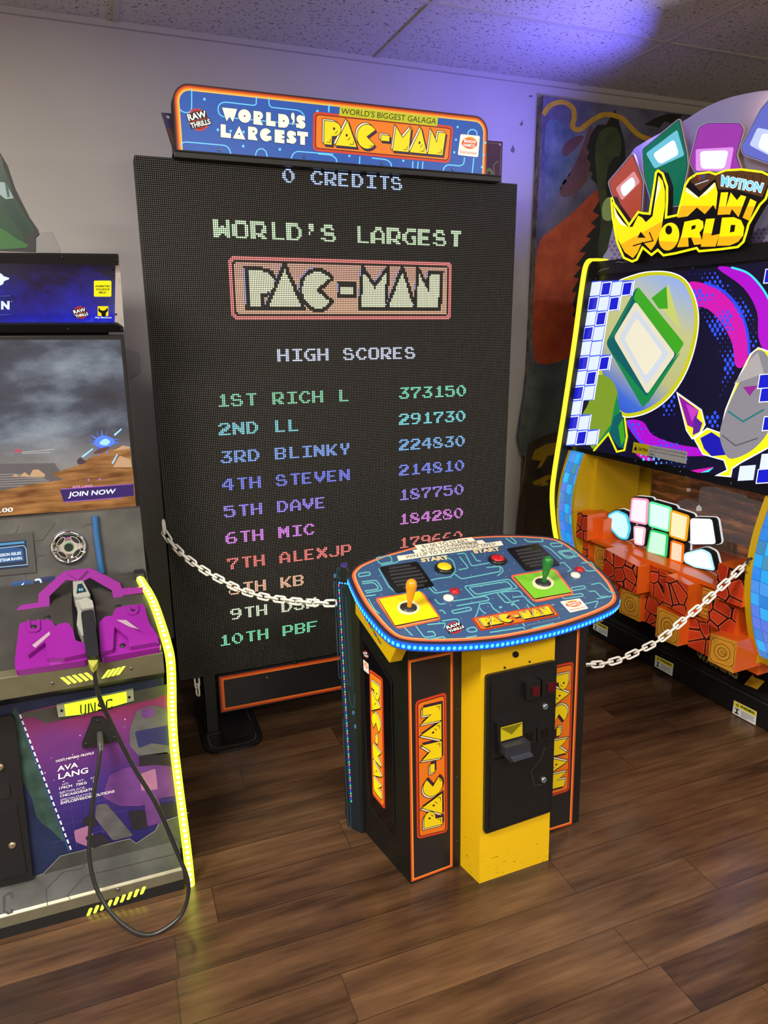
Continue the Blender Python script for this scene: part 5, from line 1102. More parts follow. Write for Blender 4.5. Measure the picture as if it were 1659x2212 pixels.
for q4 in (((1282.8, 1339), (1313.4, 1354.6), (1311.7, 1376), (1281, 1358)), ((1416, 1414.7), (1455, 1434), (1452, 1460.4), (1414, 1438.8)), ((1586, 1512.7), (1635, 1537.5), (1632, 1566.8), (1582, 1540))):
    q = bp_.quad(*q4, 40, 24); bb = MB(); bb.prism(q, [(0, 0), (40, 0), (40, 24), (0, 24)], 0.0002, 0.001, ink((222, 222, 222)))
    q2 = lambda x, y, h=0, q=q: q(x, y, h+0.001); K = ink((14, 14, 14))
    bb.fill(q2, [(0.6, 15), (39.4, 15), (39.4, 23.4), (0.6, 23.4)], ink((226, 214, 40)), 1); bb.fill(q2, [(4, 16.5), (7.2, 22.2), (10.4, 16.5)], K, 2); bb.fill(q2, [(5.8, 17.4), (7.2, 20), (8.6, 17.4)], ink((226, 214, 40)), 3); bb.text(q2, 'WARNING', 12, 17, 25, 5, K, 2, 0.05)
    bb.fill(q2, [(3, 12.6), (12, 12.6), (12, 11.2), (8.6, 11.2), (8.6, 5.6), (11.5, 4), (11.5, 3), (3.5, 3), (3.5, 4), (6.4, 5.6), (6.4, 11.2), (3, 11.2)], K, 2)
    for i in range(6): bb.fill(q2, [(15, 12.6-1.9*i), (38-(12 if i == 5 else i % 3), 12.6-1.9*i), (38-(12 if i == 5 else i % 3), 12.0-1.9*i), (15, 12.0-1.9*i)], ink((70, 70, 70)), 2)
    bb.build('warning_label', kb)
bb = MB(); bb.lathe(bp_.at(1648, 1587), bp_.n, [(0.006, 0), (0.006, 0.003), (0.003, 0.005)], CHROME, 12); bb.build('bolt', kb)

# orange lower front and its projecting blocks
rprof('orange_front', [(2.34, 0.33), (2.34, 0.665), (2.245, 0.665), (2.245, 0.685), (2.66, 0.695), (2.66, 0.33)], 0.17, 1.17, ORA, rg, 0.002)
rprof('ledge_end', [(2.28, 0.66), (2.28, 0.79), (2.66, 0.79), (2.66, 0.66)], 0.17, 0.27, ORA, rg, 0.002)
def stone():
    t = NT('red_stone_print', 0.35); tc = t.n('TexCoord')
    vv = t.n('TexVoronoi'); vv.feature = 'DISTANCE_TO_EDGE'; vv.inputs['Scale'].default_value = 14.0; t.t.links.new(tc.outputs['Object'], vv.inputs['Vector'])
    v2 = t.n('TexVoronoi'); v2.inputs['Scale'].default_value = 14.0; t.t.links.new(tc.outputs['Object'], v2.inputs['Vector'])
    k = t.math('LESS_THAN', vv.outputs['Distance'], 0.045); k2 = t.math('LESS_THAN', vv.outputs['Distance'], 0.10)
    r_ = t.n('SeparateColor'); t.t.links.new(v2.outputs['Color'], r_.inputs[0])
    c = t.mix(r_.outputs[0], lin((168, 42, 20)), lin((196, 62, 28))); c = t.mix(t.math('MULTIPLY', k2, 0.5), c, lin((226, 110, 74))); c = t.mix(k, c, lin((40, 12, 8)))
    t.put(c, t.b.inputs['Base Color']); return t.m
STONE = stone(); GOLDP = mat('gold_tile', (196, 136, 40), 0.35, 0, noise=0.08, nscale=16); GDK, GLT = ink((120, 74, 18)), ink((226, 174, 72))
def block(pts, x, back=2.35, ring=False, seam=None):
    f4 = VX(x).px(1260, 1060, 4.158); dp = back-x
    bb = MB(); bb.prism(f4, pts, -dp, 0, GOLDP if ring else STONE, ORA)
    if ring:
        cx_ = sum(p[0] for p in pts)/4; cy_ = sum(p[1] for p in pts)/4; ux = ((pts[1][0]-pts[0][0])/2, (pts[1][1]-pts[0][1])/2); uy = ((pts[0][0]-pts[3][0])/2, (pts[0][1]-pts[3][1])/2)
        g4 = lambda u, v, h=0: f4(cx_+ux[0]*u+uy[0]*v, cy_+ux[1]*u+uy[1]*v, h)
        oc = [(0.62, 0.86), (0.86, 0.62), (0.86, -0.62), (0.62, -0.86), (-0.62, -0.86), (-0.86, -0.62), (-0.86, 0.62), (-0.62, 0.86)]
        bb.stroke(g4, oc, 0.045, GDK, 1, True); bb.stroke(g4, [(x_*0.93, y_*0.93) for x_, y_ in oc], 0.03, GLT, 1, True)
        for sx in (-1, 1):
            for sy_ in (-1, 1): bb.stroke(g4, [(sx*0.74, sy_*0.74), (sx*0.98, sy_*0.98)], 0.03, GDK, 1)
        for r_, w_, m_ in ((0.56, 0.07, GDK), (0.50, 0.05, GLT), (0.30, 0.07, GDK), (0.24, 0.04, GLT)): bb.stroke(g4, circ(0, 0, r_, 28), w_, m_, 2, True)
        bb.fill(g4, circ(0.05, -0.02, 0.2, 20), ink((176, 116, 30)), 2)
    return bb.build('tile_block' if ring else 'stone_block', rg, 0.002)
o4 = lambda L, ox, oy, k: [((ox+x/k-1260)*4.158, (oy+y/k-1060)*4.158) for x, y in L]
block(o4([(465, 885), (615, 940), (610, 1190), (455, 1125)], 1130, 900, 4.425), 2.21)
block(o4([(470, 1165), (622, 1190), (620, 1480), (470, 1400)], 1130, 900, 4.425), 2.26)
block([(95, 460), (230, 520), (215, 740), (82, 650)], 2.30, ring=True)
block([(190, 520), (490, 680), (478, 935), (175, 745)], 2.17)
block([(175, 760), (345, 870), (335, 1080), (170, 960)], 2.26)
block([(340, 880), (515, 935), (505, 1180), (322, 1092)], 2.23, ring=True)
block([(610, 665), (748, 745), (716, 1003), (600, 925)], 2.24)
block([(748, 755), (946, 850), (920, 1130), (722, 1015)], 2.18)
block([(545, 930), (715, 1005), (690, 1245), (528, 1170)], 2.26)
block([(668, 1040), (872, 1135), (848, 1402), (645, 1308)], 2.19, ring=True)
block([(1030, 850), (1190, 900), (1170, 1185), (1005, 1105)], 2.27, ring=True)
block([(1215, 650), (1455, 740), (1422, 1052), (1180, 960)], 2.19)
block([(1135, 965), (1388, 1065), (1345, 1345), (1105, 1190)], 2.23)
block([(955, 1130), (1150, 1200), (1125, 1495), (930, 1390)], 2.25)
block([(1142, 1278), (1385, 1357), (1350, 1642), (1120, 1525)], 2.17, ring=True)

# inner window: picture at the back, glass, lit boards standing on the ledge
rprof('inner_side', [(2.30, 0.68), (2.30, 1.13), (2.66, 1.13), (2.66, 0.68)], 0.15, 0.17, FRY, rg); rprof('inner_side', [(2.30, 0.40), (2.30, 1.13), (2.66, 1.13), (2.66, 0.40)], 1.165, 1.185, FRY, rg)
rprof('corner_strip', [(2.60, 0.68), (2.60, 1.12), (2.61, 1.12), (2.61, 0.68)], 0.171, 0.25, FRY, rg)
t = NT('wood_hall_picture', 0.4); o = t.xyz(); nz = t.noise(t.comb(o[0], t.math('MULTIPLY', o[1], 2.2), t.math('MULTIPLY', o[2], 9.0)), 2.4, 5, 0.6); st = t.math('FRACT', t.math('ADD', t.math('MULTIPLY', o[2], 20.0), t.math('MULTIPLY', nz, 1.6)))
c = t.ramp(t.math('ADD', t.math('MULTIPLY', nz, 0.8), t.math('MULTIPLY', st, 0.25)), [(0.25, lin((32, 18, 12))), (0.55, lin((84, 44, 24))), (0.75, lin((140, 84, 46))), (0.9, lin((176, 120, 74)))])
t.put(c, t.b.inputs['Base Color']); t.put(c, t.b.inputs['Emission Color']); t.b.inputs['Emission Strength'].default_value = 0.30; PIC = t.m
bk2 = VX(2.63); fb = bk2.px(1120, 980, 3.078); bb = MB()
bb.add([RM(0.17, 2.63, 0.66), RM(1.17, 2.63, 0.66), RM(1.17, 2.63, 1.14), RM(0.17, 2.63, 1.14)], [(0, 1, 2, 3)], PIC)
for x, y in ((605, 200), (1200, 365)): bb.fill(fb, [(x-18, y+16), (x-18, y-8), (x, y-26), (x+18, y-8), (x+18, y+16)], ink((215, 210, 200), 0.5), 1)
bb.fill(fb, [(1118, 230), (1145, 230), (1145, 252), (1118, 252)], ink((190, 180, 165), 0.4), 1)
bb.stroke(fb, [(540, 300), (620, 310), (640, 322), (760, 318)], 14, ink((170, 110, 30), 0.5), 1)
for i in range(5): bb.stroke(fb, [(520, 190+18*i), (700, 205+22*i)], 6, ink((60, 26, 14), 0.4), 1)
for pts in ([(740, 100), (760, 200), (800, 330)], [(1000, 330), (1010, 480)], [(1100, 350), (1120, 480)]): bb.stroke(fb, pts, 14, ink((44, 24, 16), 0.4), 1)
for i in range(6): bb.fill(fb, [(1220+40*i, 470+16*i), (1250+40*i, 478+16*i), (1252+40*i, 620+10*i), (1222+40*i, 612+10*i)], ink((92-6*i, 66-4*i, 46-3*i), 0.45), 1.2+0.02*i)
bb.build('hall_picture', rg)
gm = bpy.data.materials.new('window_glass'); gm.use_nodes = True; nt = gm.node_tree; nt.nodes.remove(nt.nodes['Principled BSDF'])
g_ = nt.nodes.new('ShaderNodeBsdfGlossy'); g_.inputs['Roughness'].default_value = 0.02; tr_ = nt.nodes.new('ShaderNodeBsdfTransparent'); fz = nt.nodes.new('ShaderNodeFresnel'); fz.inputs['IOR'].default_value = 1.45
mx = nt.nodes.new('ShaderNodeMixShader'); nt.links.new(fz.outputs[0], mx.inputs[0]); nt.links.new(tr_.outputs[0], mx.inputs[1]); nt.links.new(g_.outputs[0], mx.inputs[2]); nt.links.new(mx.outputs[0], nt.nodes['Material Output'].inputs[0])
bb = MB(); bb.prism(lambda s, z, h=0: RM(s, 2.60-h, z), [(0.172, 0.685), (1.163, 0.685), (1.163, 1.128), (0.172, 1.128)], 0, 0.004, gm); bb.build('window_pane', rg)
def lit_board(parts, name_label):
    f4 = VX(2.335).px(1260, 1060, 4.158); root = None
    for i, (pts, c, g) in enumerate(parts):
        bb = MB(); rp = rnd(pts, 28, True, 4)
        if i == 0:
            allp = parts[0][0]
        bb.prism(f4, inset(rp, -13), -0.045, -0.036, ink((230, 230, 230), 0.8)); bb.prism(f4, inset(rp, -8), -0.036, -0.004, DARK); bb.prism(f4, rp, -0.004, 0, ink(c, g))
        bb.fill(f4, inset(rp, 16), ink(tuple(min(255, int(v*0.35+168)) for v in c), g), 2)
        o_b = bb.build('lit_board' if root is None else 'board_foot', rg if root is None else root, 0, name_label if root is None else None)
        if root is None: root = o_b
for parts, nm in (([([(215, 215), (300, 172), (395, 215), (425, 340), (395, 445), (320, 430), (240, 345)], (70, 190, 220), 1.1)], 'glowing cyan board'),
                  ([([(432, 60), (585, 75), (572, 312), (410, 275)], (240, 140, 175), 1.2), ([(450, 312), (560, 330), (540, 500), (455, 480)], (235, 170, 190), 1.2)], 'glowing pink board'),
                  ([([(592, 92), (795, 150), (772, 375), (582, 318)], (90, 220, 150), 1.2), ([(600, 345), (762, 388), (745, 605), (562, 560)], (40, 180, 90), 1.2)], 'glowing green board'),
                  ([([(785, 170), (952, 225), (925, 460), (768, 410)], (245, 150, 20), 1.1), ([(785, 440), (905, 478), (892, 660), (772, 625)], (235, 100, 10), 1.1)], 'glowing orange board'),
                  ([([(960, 248), (1150, 255), (1185, 480), (962, 482)], (235, 235, 240), 1.2), ([(905, 560), (1060, 520), (1140, 560), (1180, 720), (1000, 690), (900, 640)], (170, 215, 235), 1.2)], 'glowing white board')): lit_board(parts, nm)

# curved light panels, their yellow frames and the yellow edge tube
CRV = smooth([(2.262, 1.155), (2.232, 1.08), (2.200, 0.97), (2.187, 0.87), (2.189, 0.77), (2.212, 0.65), (2.258, 0.52), (2.325, 0.40)], 5, False)
t = NT('pixel_light', 0.3); o = t.xyz(); a_ = t.math('FLOOR', t.math('MULTIPLY', o[1], 26.0)); b_ = t.math('FLOOR', t.math('MULTIPLY', o[2], 19.0)); wv = t.white(t.comb(a_, b_, 2.0))
fy_ = t.math('FRACT', t.math('MULTIPLY', o[1], 26.0)); fz_ = t.math('FRACT', t.math('MULTIPLY', o[2], 19.0)); ed = t.math('MAXIMUM', t.math('LESS_THAN', fy_, 0.08), t.math('LESS_THAN', fz_, 0.06))
c = t.ramp(wv, [(0.0, lin((60, 130, 180))), (0.3, lin((30, 130, 235))), (0.6, lin((20, 190, 250))), (0.85, lin((90, 120, 230))), (1.0, lin((60, 150, 150)))]); c = t.mix(t.math('MULTIPLY', ed, 0.6), c, lin((10, 60, 170)))
t.put((0.02, 0.05, 0.08), t.b.inputs['Base Color']); t.put(c, t.b.inputs['Emission Color']); t.b.inputs['Emission Strength'].default_value = 0.95; PIXL = t.m
def ribbon(s0, s1, off, m, crv=CRV):
    bb = MB(); n = len(crv); bb.add([RM(s, x-off, z) for x, z in crv for s in (s0, s1)], [(2*i, 2*i+1, 2*i+3, 2*i+2) for i in range(n-1)], m, True); return bb
for s0, s1, e0 in ((0.012, 0.150, 0.018), (1.165, 1.42, 0.03)):
    bb = MB(); cl = CRV; prf = [(x, z) for x, z in cl] + [(cl[-1][0]+0.09, cl[-1][1]), (cl[0][0]+0.09, cl[0][1])]
    bb.prism(lambda x, z, h=0: RM(h, x, z), prf, s0, s1, FRY); fr_ = bb.build('light_frame', rg)
    inner = CRV[2:-2]; ribbon(s0+e0, s1-e0, 0.0015, PIXL, inner).build('pixel_light', fr_)
    for z_i in (1, len(CRV)//2, -2):
        x, z = CRV[z_i]
        for s in (s0+0.008, s1-0.008):
            bb = MB(); bb.lathe(RM(s, x-0.001, z), -RE, [(0.004, 0), (0.004, 0.002), (0.002, 0.003)], STEEL, 10); bb.build('screw', fr_)
TY = mat('yellow_tube_glow', (250, 235, 40), 0.4, 0, 1.25)
EDG = smooth([(2.42, 2.056), (2.34, 2.056), (2.292, 2.040), (2.272, 1.93), (2.246, 1.659), (2.203, 1.285), (2.169, 1.018), (2.160, 0.90), (2.168, 0.80), (2.196, 0.66), (2.245, 0.52), (2.31, 0.41)], 6, False)
bb = MB(); bb.tube([RM(0.0, x, z) for x, z in EDG], 0.0125, TY, 10); bb.build('edge_light_tube', rg)
sidep = [(x+0.014, z) for x, z in EDG[4:]] + [(2.66, 0.41), (2.66, 2.03), (2.42, 2.03)]
bb = MB(); bb.prism(lambda x, z, h=0: RM(h, x, z), sidep, 0.0, 0.012, BLACK); bb.build('side_plate', rg)
bb = MB(); c = VX(2.19).at(1625, 1206); bb.tube([c+RE*0.02, c-RE*0.02, c-RE*0.028+Vector((0, 0, -0.02))], 0.005, DARK, 8); bb.build('chain_hook', rg)

# sloping upper display
A1, A2 = RM(0, 2.331, 1.959), RM(0, 2.231, 1.135); DPn = RD.cross(A1-A2); DP = Pl(A1, DPn)
rprof('display_housing', [(2.233, 1.115), (2.337, 1.985), (2.66, 1.985), (2.66, 1.115)], 0.012, S1, GLOSSBLACK, rg, 0.002)
fD = DP.px(1120, 560, 3.078); D0 = lambda x, y, h=0: fD(x, y, h+0.003)
g1 = 0.95
bb = MB(); bb.fill(D0, [(490, 145), (1900, -10), (1900, 1548), (312, 1235)], ink((14, 10, 44), 0.9), 1)
MAG, MAG2 = ink((172, 10, 200), 1.0), ink((204, 20, 170), 1.0)
bb.fill(D0, smooth([(1130, 160), (1250, 165), (1370, 230), (1470, 350), (1520, 500), (1530, 640), (1490, 720), (1445, 700), (1425, 560), (1350, 420), (1260, 330), (1170, 300)], 4), MAG2, 2)
bb.fill(D0, smooth([(1330, 62), (1420, 55), (1540, 110), (1640, 230), (1720, 420), (1740, 620), (1650, 620), (1600, 520), (1590, 350), (1500, 190)], 4), MAG, 2)
bb.fill(D0, smooth([(720, 1080), (830, 1080), (900, 1170), (1060, 1230), (1230, 1260), (1330, 1300), (1130, 1310), (960, 1300), (820, 1230)], 4), MAG, 2); bb.fill(D0, smooth([(780, 1280), (900, 1330), (860, 1340), (800, 1310)], 3), MAG2, 2)
BE = ink((40, 70, 250), 1.1); CYE = ink((60, 215, 240), 1.1)
bb.stroke(D0, smooth([(1240, 155), (1370, 215), (1470, 330), (1525, 480), (1540, 640)], 5, False), 18, BE, 3); bb.stroke(D0, smooth([(1420, 55), (1540, 100), (1650, 230), (1730, 420)], 5, False), 14, CYE, 3); bb.stroke(D0, smooth([(730, 1070), (790, 1180), (900, 1270), (1130, 1330)], 5, False), 12, BE, 3)
DB1, DB2 = ink((46, 78, 245), 1.1), ink((90, 165, 250), 1.1)
regs = [([(1150, 190), (1330, 250), (1430, 400), (1450, 560), (1440, 760), (1330, 960), (1380, 700), (1290, 480), (1180, 340)], DB1, 11, 17), ([(1110, 95), (1330, 85), (1420, 200), (1550, 320), (1600, 560), (1540, 600), (1500, 420), (1400, 260), (1240, 130)], DB1, 9, 13),
        ([(735, 1075), (840, 1100), (960, 1200), (1100, 1240), (1240, 1290), (1100, 1290), (900, 1260), (780, 1180)], DB1, 10, 14), ([(790, 1285), (900, 1310), (1130, 1360), (1130, 1400), (960, 1370), (800, 1320)], DB2, 9, 12), ([(960, 980), (1040, 910), (1060, 1040), (960, 1050)], DB1, 9, 13), ([(1260, 1050), (1330, 1000), (1330, 1110), (1270, 1120)], DB1, 11, 15)]
nd_ = 0
for poly, m, rx_, ry_ in regs:
    for i in range(60):
        for j in range(48):
            x = 700+34*i+(17 if j % 2 else 0); y = 60+29*j-(x-700)*0.04
            if inside((x, y), poly) and x < 1700:
                k = 0.6+0.4*math.sin(x*0.013+y*0.021); bb.disc(D0, x, y, rx_*k, m, 3.2, 9, ry_*k); nd_ += 1
t = NT('disc_glow', 0.15); o = t.xyz(); k = t.math('ADD', t.math('DIVIDE', t.math('SUBTRACT', o[2], 1.22), 0.78), t.math('MULTIPLY', t.math('SUBTRACT', 0.28, o[1]), 0.55))
t.put((0.02, 0.02, 0.02), t.b.inputs['Base Color']); t.put(t.ramp(k, [(0.0, lin((20, 40, 210))), (0.22, lin((60, 110, 220))), (0.45, lin((196, 196, 130))), (0.75, lin((206, 206, 140))), (1.0, lin((150, 180, 245)))]), t.b.inputs['Emission Color']); t.b.inputs['Emission Strength'].default_value = 0.95
DG_ = t.m; disc = smooth([(1040, 92), (1130, 150), (1190, 280), (1206, 420), (1180, 590), (1120, 760), (1030, 900), (920, 995), (800, 1045), (690, 1045), (600, 940), (520, 700), (500, 400), (620, 180), (780, 100), (920, 78)], 5)
bb.fill(D0, disc, ink((240, 244, 255), 1.2), 3.6); bb.fill(D0, inset(disc, 7), ink((196, 196, 20), 1.0), 4.2); bb.fill(D0, inset(disc, 30), DG_, 4.8)
GR1, GR2, GR3 = ink((20, 130, 70), 1.0), ink((60, 160, 30), 1.0), ink((10, 92, 96), 0.95)
bb.fill(D0, rnd([(795, 178), (1105, 560), (835, 992), (585, 560)], 34), GR3, 5.4); bb.fill(D0, rnd([(800, 182), (1108, 560), (1060, 640), (770, 262)], 16), GR2, 6); bb.fill(D0, rnd([(590, 560), (640, 640), (870, 930), (835, 990)], 12), GR1, 6); bb.fill(D0, rnd([(1060, 640), (1085, 620), (865, 960), (845, 925)], 8), GR1, 6.2); bb.fill(D0, [(740, 290), (770, 250), (640, 510), (605, 545)], GR1, 6.1)
bb.fill(D0, rnd([(785, 280), (1050, 632), (862, 900), (640, 520)], 24), ink((226, 220, 190), 0.95), 6.8); bb.fill(D0, rnd([(788, 330), (1010, 630), (858, 840), (675, 525)], 24), ink((206, 214, 226), 0.95), 7.2); bb.fill(D0, rnd([(792, 390), (965, 625), (852, 780), (712, 530)], 24), ink((232, 226, 200), 0.98), 7.6)
bb.fill(D0, [(990, 180), (1000, 330), (940, 330), (890, 260)], GR2, 6); bb.fill(D0, [(1000, 160), (1085, 470), (960, 330)], ink((200, 210, 110), 0.9), 5.9)
bb.fill(D0, smooth([(520, 780), (610, 790), (660, 870), (665, 980), (620, 1110), (540, 1220), (500, 1260), (470, 1200), (430, 1050), (470, 960)], 4), ink((122, 150, 40), 1.0), 6); bb.fill(D0, [(660, 900), (690, 1050), (610, 1160), (520, 1240), (500, 1270), (620, 1100)], GR1, 6.5)
bb.fill(D0, [(640, 1050), (690, 1010), (725, 1180), (715, 1260), (670, 1250), (612, 1160)], GR3, 6.6); bb.fill(D0, [(670, 1110), (700, 1060), (715, 1200), (690, 1240)], GR2, 7)
YO, WO = ink((226, 226, 20), 1.1), ink((240, 244, 255), 1.2)
bb.stroke(D0, [(505, 1275), (605, 1160), (660, 1280), (710, 1270), (728, 1180), (712, 1050)], 12, YO, 7)
# white and blue squares along the edge
TW, TB_, TBK = ink((214, 226, 250), 1.05), ink((16, 24, 200), 1.0), ink((60, 90, 245), 1.0)
def tile(x, y, blue, w_=66, h_=92):
    P = [(x, y+6), (x+w_, y-2), (x+w_-16, y+h_-2), (x-16, y+h_+4)]
    if blue: bb.fill(D0, P, WO, 7.2); bb.fill(D0, inset(P, 6), TB_, 7.8)
    else: bb.fill(D0, P, TW, 7.4)
PAT = ['WBWB', 'BWB', 'WB', 'BW', 'WG', 'BWB', 'WB', 'BW', 'W', 'BW', 'WBW']
back = [(480, 140)]
for i, row in enumerate(PAT):
    y = 150+i*99; x = 494-(y-145)*0.165
    bb.fill(D0, [(x-4, y-2), (x+70*len(row)+8, y-10), (x+70*len(row)-8, y+94), (x-20, y+102)], TBK, 6.9); bb.stroke(D0, [(x+70*len(row)+4, y-8), (x+70*len(row)-12, y+94)], 7, WO, 7.6)
    for j, ch in enumerate(row): tile(x+70*j, y, ch == 'B')
for x, y, bl in ((1480, 1370, 0), (1600, 1390, 1), (1625, 1290, 0), (1720, 1310, 0), (1650, 60, 1), (1640, 1040, 1), (1610, 760, 1), (1620, 850, 1)): tile(x, y, bl, 105, 100)
# crystal, grey shield and shards
bb.fill(D0, [(1055, 880), (1225, 1000), (1250, 1100), (1225, 1150), (1160, 1200), (1120, 1140)], WO, 5.2); bb.fill(D0, inset([(1055, 880), (1225, 1000), (1250, 1100), (1225, 1150), (1160, 1200), (1120, 1140)], 7), YO, 5.6); bb.fill(D0, [(1070, 905), (1205, 1005), (1175, 1125), (1130, 1105)], ink((140, 20, 160), 1.0), 6.2); bb.fill(D0, [(1120, 960), (1205, 1005), (1160, 1080)], ink((190, 60, 190), 1.0), 6.6); bb.fill(D0, [(1175, 1040), (1230, 1090), (1210, 1150), (1165, 1170)], ink((90, 30, 150), 1.0), 6.6)
blob = [(1170, 1195), (1260, 1120), (1345, 1150), (1380, 1000), (1460, 800), (1545, 630), (1600, 585), (1700, 620), (1760, 900), (1700, 1240), (1480, 1360), (1430, 1395), (1420, 1450), (1310, 1440), (1390, 1400), (1370, 1340), (1230, 1300)]
bb.fill(D0, blob, WO, 5.0); bb.fill(D0, inset(blob, 8), YO, 5.5); bb.fill(D0, [(1215, 1190), (1290, 1150), (1350, 1190), (1400, 1300), (1290, 1310), (1240, 1260)], ink((24, 20, 170), 1.0), 6)
bb.fill(D0, smooth([(1600, 605), (1660, 640), (1720, 800), (1720, 1000), (1660, 1160), (1560, 1270), (1440, 1325), (1385, 1300), (1345, 1160), (1400, 980), (1480, 810), (1550, 650)], 4), ink((140, 136, 146), 0.9), 6.4)
bb.fill(D0, [(1600, 620), (1640, 760), (1440, 830), (1555, 660)], ink((176, 170, 170), 0.9), 7); bb.fill(D0, [(1500, 850), (1600, 840), (1545, 910)], ink((150, 40, 150), 0.9), 7.2); bb.stroke(D0, [(1400, 1010), (1500, 1080), (1640, 1000)], 12, ink((40, 120, 120), 0.9), 7.2); bb.stroke(D0, [(1360, 1170), (1450, 1240), (1600, 1190)], 8, ink((90, 86, 100), 0.8), 7.2)
bb.fill(D0, [(1150, 1405), (1305, 1380), (1260, 1412), (1200, 1420)], MAG2, 5); bb.fill(D0, [(1215, 1420), (1305, 1385), (1270, 1415)], CYE, 5.3)
disp = bb.build('display_picture', rg)
q = DP.quad((1372, 955), (1488, 976), (1485.5, 1002.5), (1368.5, 977.5), 100, 22); bb = MB(); bb.prism(q, [(0, 0), (100, 0), (100, 22), (0, 22)], 0.0082, 0.009, ink((196, 190, 186), 0.25))
q2 = lambda x, y, h=0: q(x, y, h+0.009); K = ink((20, 18, 14))
bb.fill(q2, [(0, 0), (31, 0), (31, 22), (0, 22)], ink((200, 176, 20), 0.4), 1); bb.fill(q2, [(2.5, 6), (6, 16), (9.5, 6)], K, 2); bb.text(q2, 'CAUTION', 11, 7, 18.5, 6.5, K, 2, 0.04)
for s_, y, w__ in (('In the game there are some intense shaking,', 15, 65), ('please do not touch the machine for safety', 8.6, 65), ('reason.', 2.2, 11)): bb.text(q2, s_, 33, y, w__, 4.4, K, 2)
bb.build('caution_label', disp)
for x, y in ((515, 132), (800, 98), (1160, 62), (520, 1262), (780, 1338), (1078, 1412), (1415, 1490), (786, 1372), (1117, 1448)):
    bb = MB(); bb.lathe(fD(x, y, 0.001), DP.n, [(0.004, 0), (0.004, 0.002), (0.002, 0.003)], STEEL, 10); bb.build('screw', rg)
hd2 = rprof('header_box', [(2.335, 1.985), (2.345, 2.052), (2.66, 2.052), (2.66, 1.985)], 0.012, S1, BLACK, rg, 0.002)
HB = VX(2.338); fH = HB.px(1180, 540, 3.463); bb = MB(); WN = ink((190, 190, 200))
for pts in ([(520, 92), (550, 88), (565, 96)], [(562, 88), (580, 98)], [(585, 84), (602, 96)], [(395, 160), (420, 145), (470, 138)]): bb.stroke(fH, pts, 3, WN, 1)
bb.build('header_marks', hd2)

# illuminated topper: back board, plain coloured cut-outs and the big sign
f5 = lambda x_: VX(x_).px(1290, 180, 4.496)
LIL = mat('topper_lilac', (196, 196, 236), 0.4, 0, noise=0.05, nscale=3)
bb = MB(); bb.prism(f5(2.47), smooth([(140, 1740), (110, 1590), (150, 1400), (230, 1000), (330, 680), (450, 575), (640, 470), (830, 370), (1050, 235), (1220, 160), (1400, 110), (1650, 70), (1900, 90), (2120, 210), (2290, 450), (2370, 900), (2380, 1400), (2330, 1660), (1200, 1700)], 4), -0.012, 0, LIL, DARK); tb_ = bb.build('topper_board', rg)
bb = MB(); 
for k_, (pts) in enumerate(([(140, 1740), (112, 1590), (180, 1480), (300, 1500), (330, 1730)], [(1470, 1580), (1550, 1420), (1700, 1400), (1700, 1560)])):
    for i in range(9):
        for j in range(9):
            x, y = 120+50*i+(25 if j % 2 else 0)+(1350 if k_ else 0), 1420+40*j
            if inside((x, y), pts): bb.fill(f5(2.47), [(x, y-18), (x+20, y), (x, y+18), (x-20, y)], ink((170, 130, 190)), 2)
bb.build('lattice_print', tb_)
def cutout(outer_, face, inner_, c, ci, x_, label):
    bb = MB(); fx_ = f5(x_); rp = rnd(outer_, 26, True, 4); W0 = mat('cutout_edge', (206, 206, 246), 0.4, 0, 0.35)
    bb.prism(fx_, inset(rp, -10), -0.008, 0, W0, ink((200, 150, 90))); bb.fill(fx_, rp, ink((26, 18, 60), 0.2), 1); bb.fill(fx_, inset(rp, 5), ink(c, 0.62), 2)
    if face: bb.fill(fx_, rnd(face, 22, True, 4), ink(ci, 0.9), 3)
    if inner_: bb.fill(fx_, rnd(inner_, 40, True, 4), ink((226, 236, 255), 1.15), 4)
    return bb.build('topper_cutout', rg, 0, label)
cutout([(110, 960), (345, 680), (445, 950), (440, 1090), (425, 1330), (330, 1340), (160, 1120)], [(180, 1020), (360, 850), (420, 960), (240, 1140)], [(220, 1010), (350, 900), (380, 990), (260, 1110)], (206, 88, 62), (226, 150, 150), 2.395, 'orange topper board with rounded corners')
cutout([(440, 640), (800, 345), (872, 690), (880, 800), (800, 1190), (540, 1190), (455, 900)], [(475, 680), (780, 450), (850, 700), (560, 830)], [(540, 690), (750, 540), (800, 690), (610, 790)], (14, 128, 92), (110, 200, 220), 2.40, 'green topper board with rounded corners')
cutout([(985, 430), (1070, 385), (1385, 385), (1425, 450), (1350, 700), (1400, 840), (950, 860), (900, 760)], [(960, 640), (1330, 620), (1290, 850), (960, 850)], [(1000, 660), (1280, 650), (1240, 830), (1010, 830)], (186, 70, 200), (230, 150, 240), 2.405, 'pink topper board with rounded corners')
cutout([(1590, 250), (1680, 150), (2000, 190), (2050, 700), (1900, 860), (1420, 690), (1400, 610)], [(1480, 600), (1560, 430), (1900, 500), (1860, 800)], [(1560, 620), (1610, 480), (1860, 540), (1820, 760)], (120, 130, 236), (200, 214, 255), 2.395, 'pale blue topper board with rounded corners')
bb = MB(); bb.prism(f5(2.385), smooth([(60, 1160), (100, 1110), (140, 1120), (150, 1240), (130, 1330), (60, 1320), (45, 1230)], 3), -0.006, 0, ink((150, 170, 90), 0.35), ink((190, 190, 220))); bb.build('topper_cutout', rg, 0, 'small olive topper board at the left end')
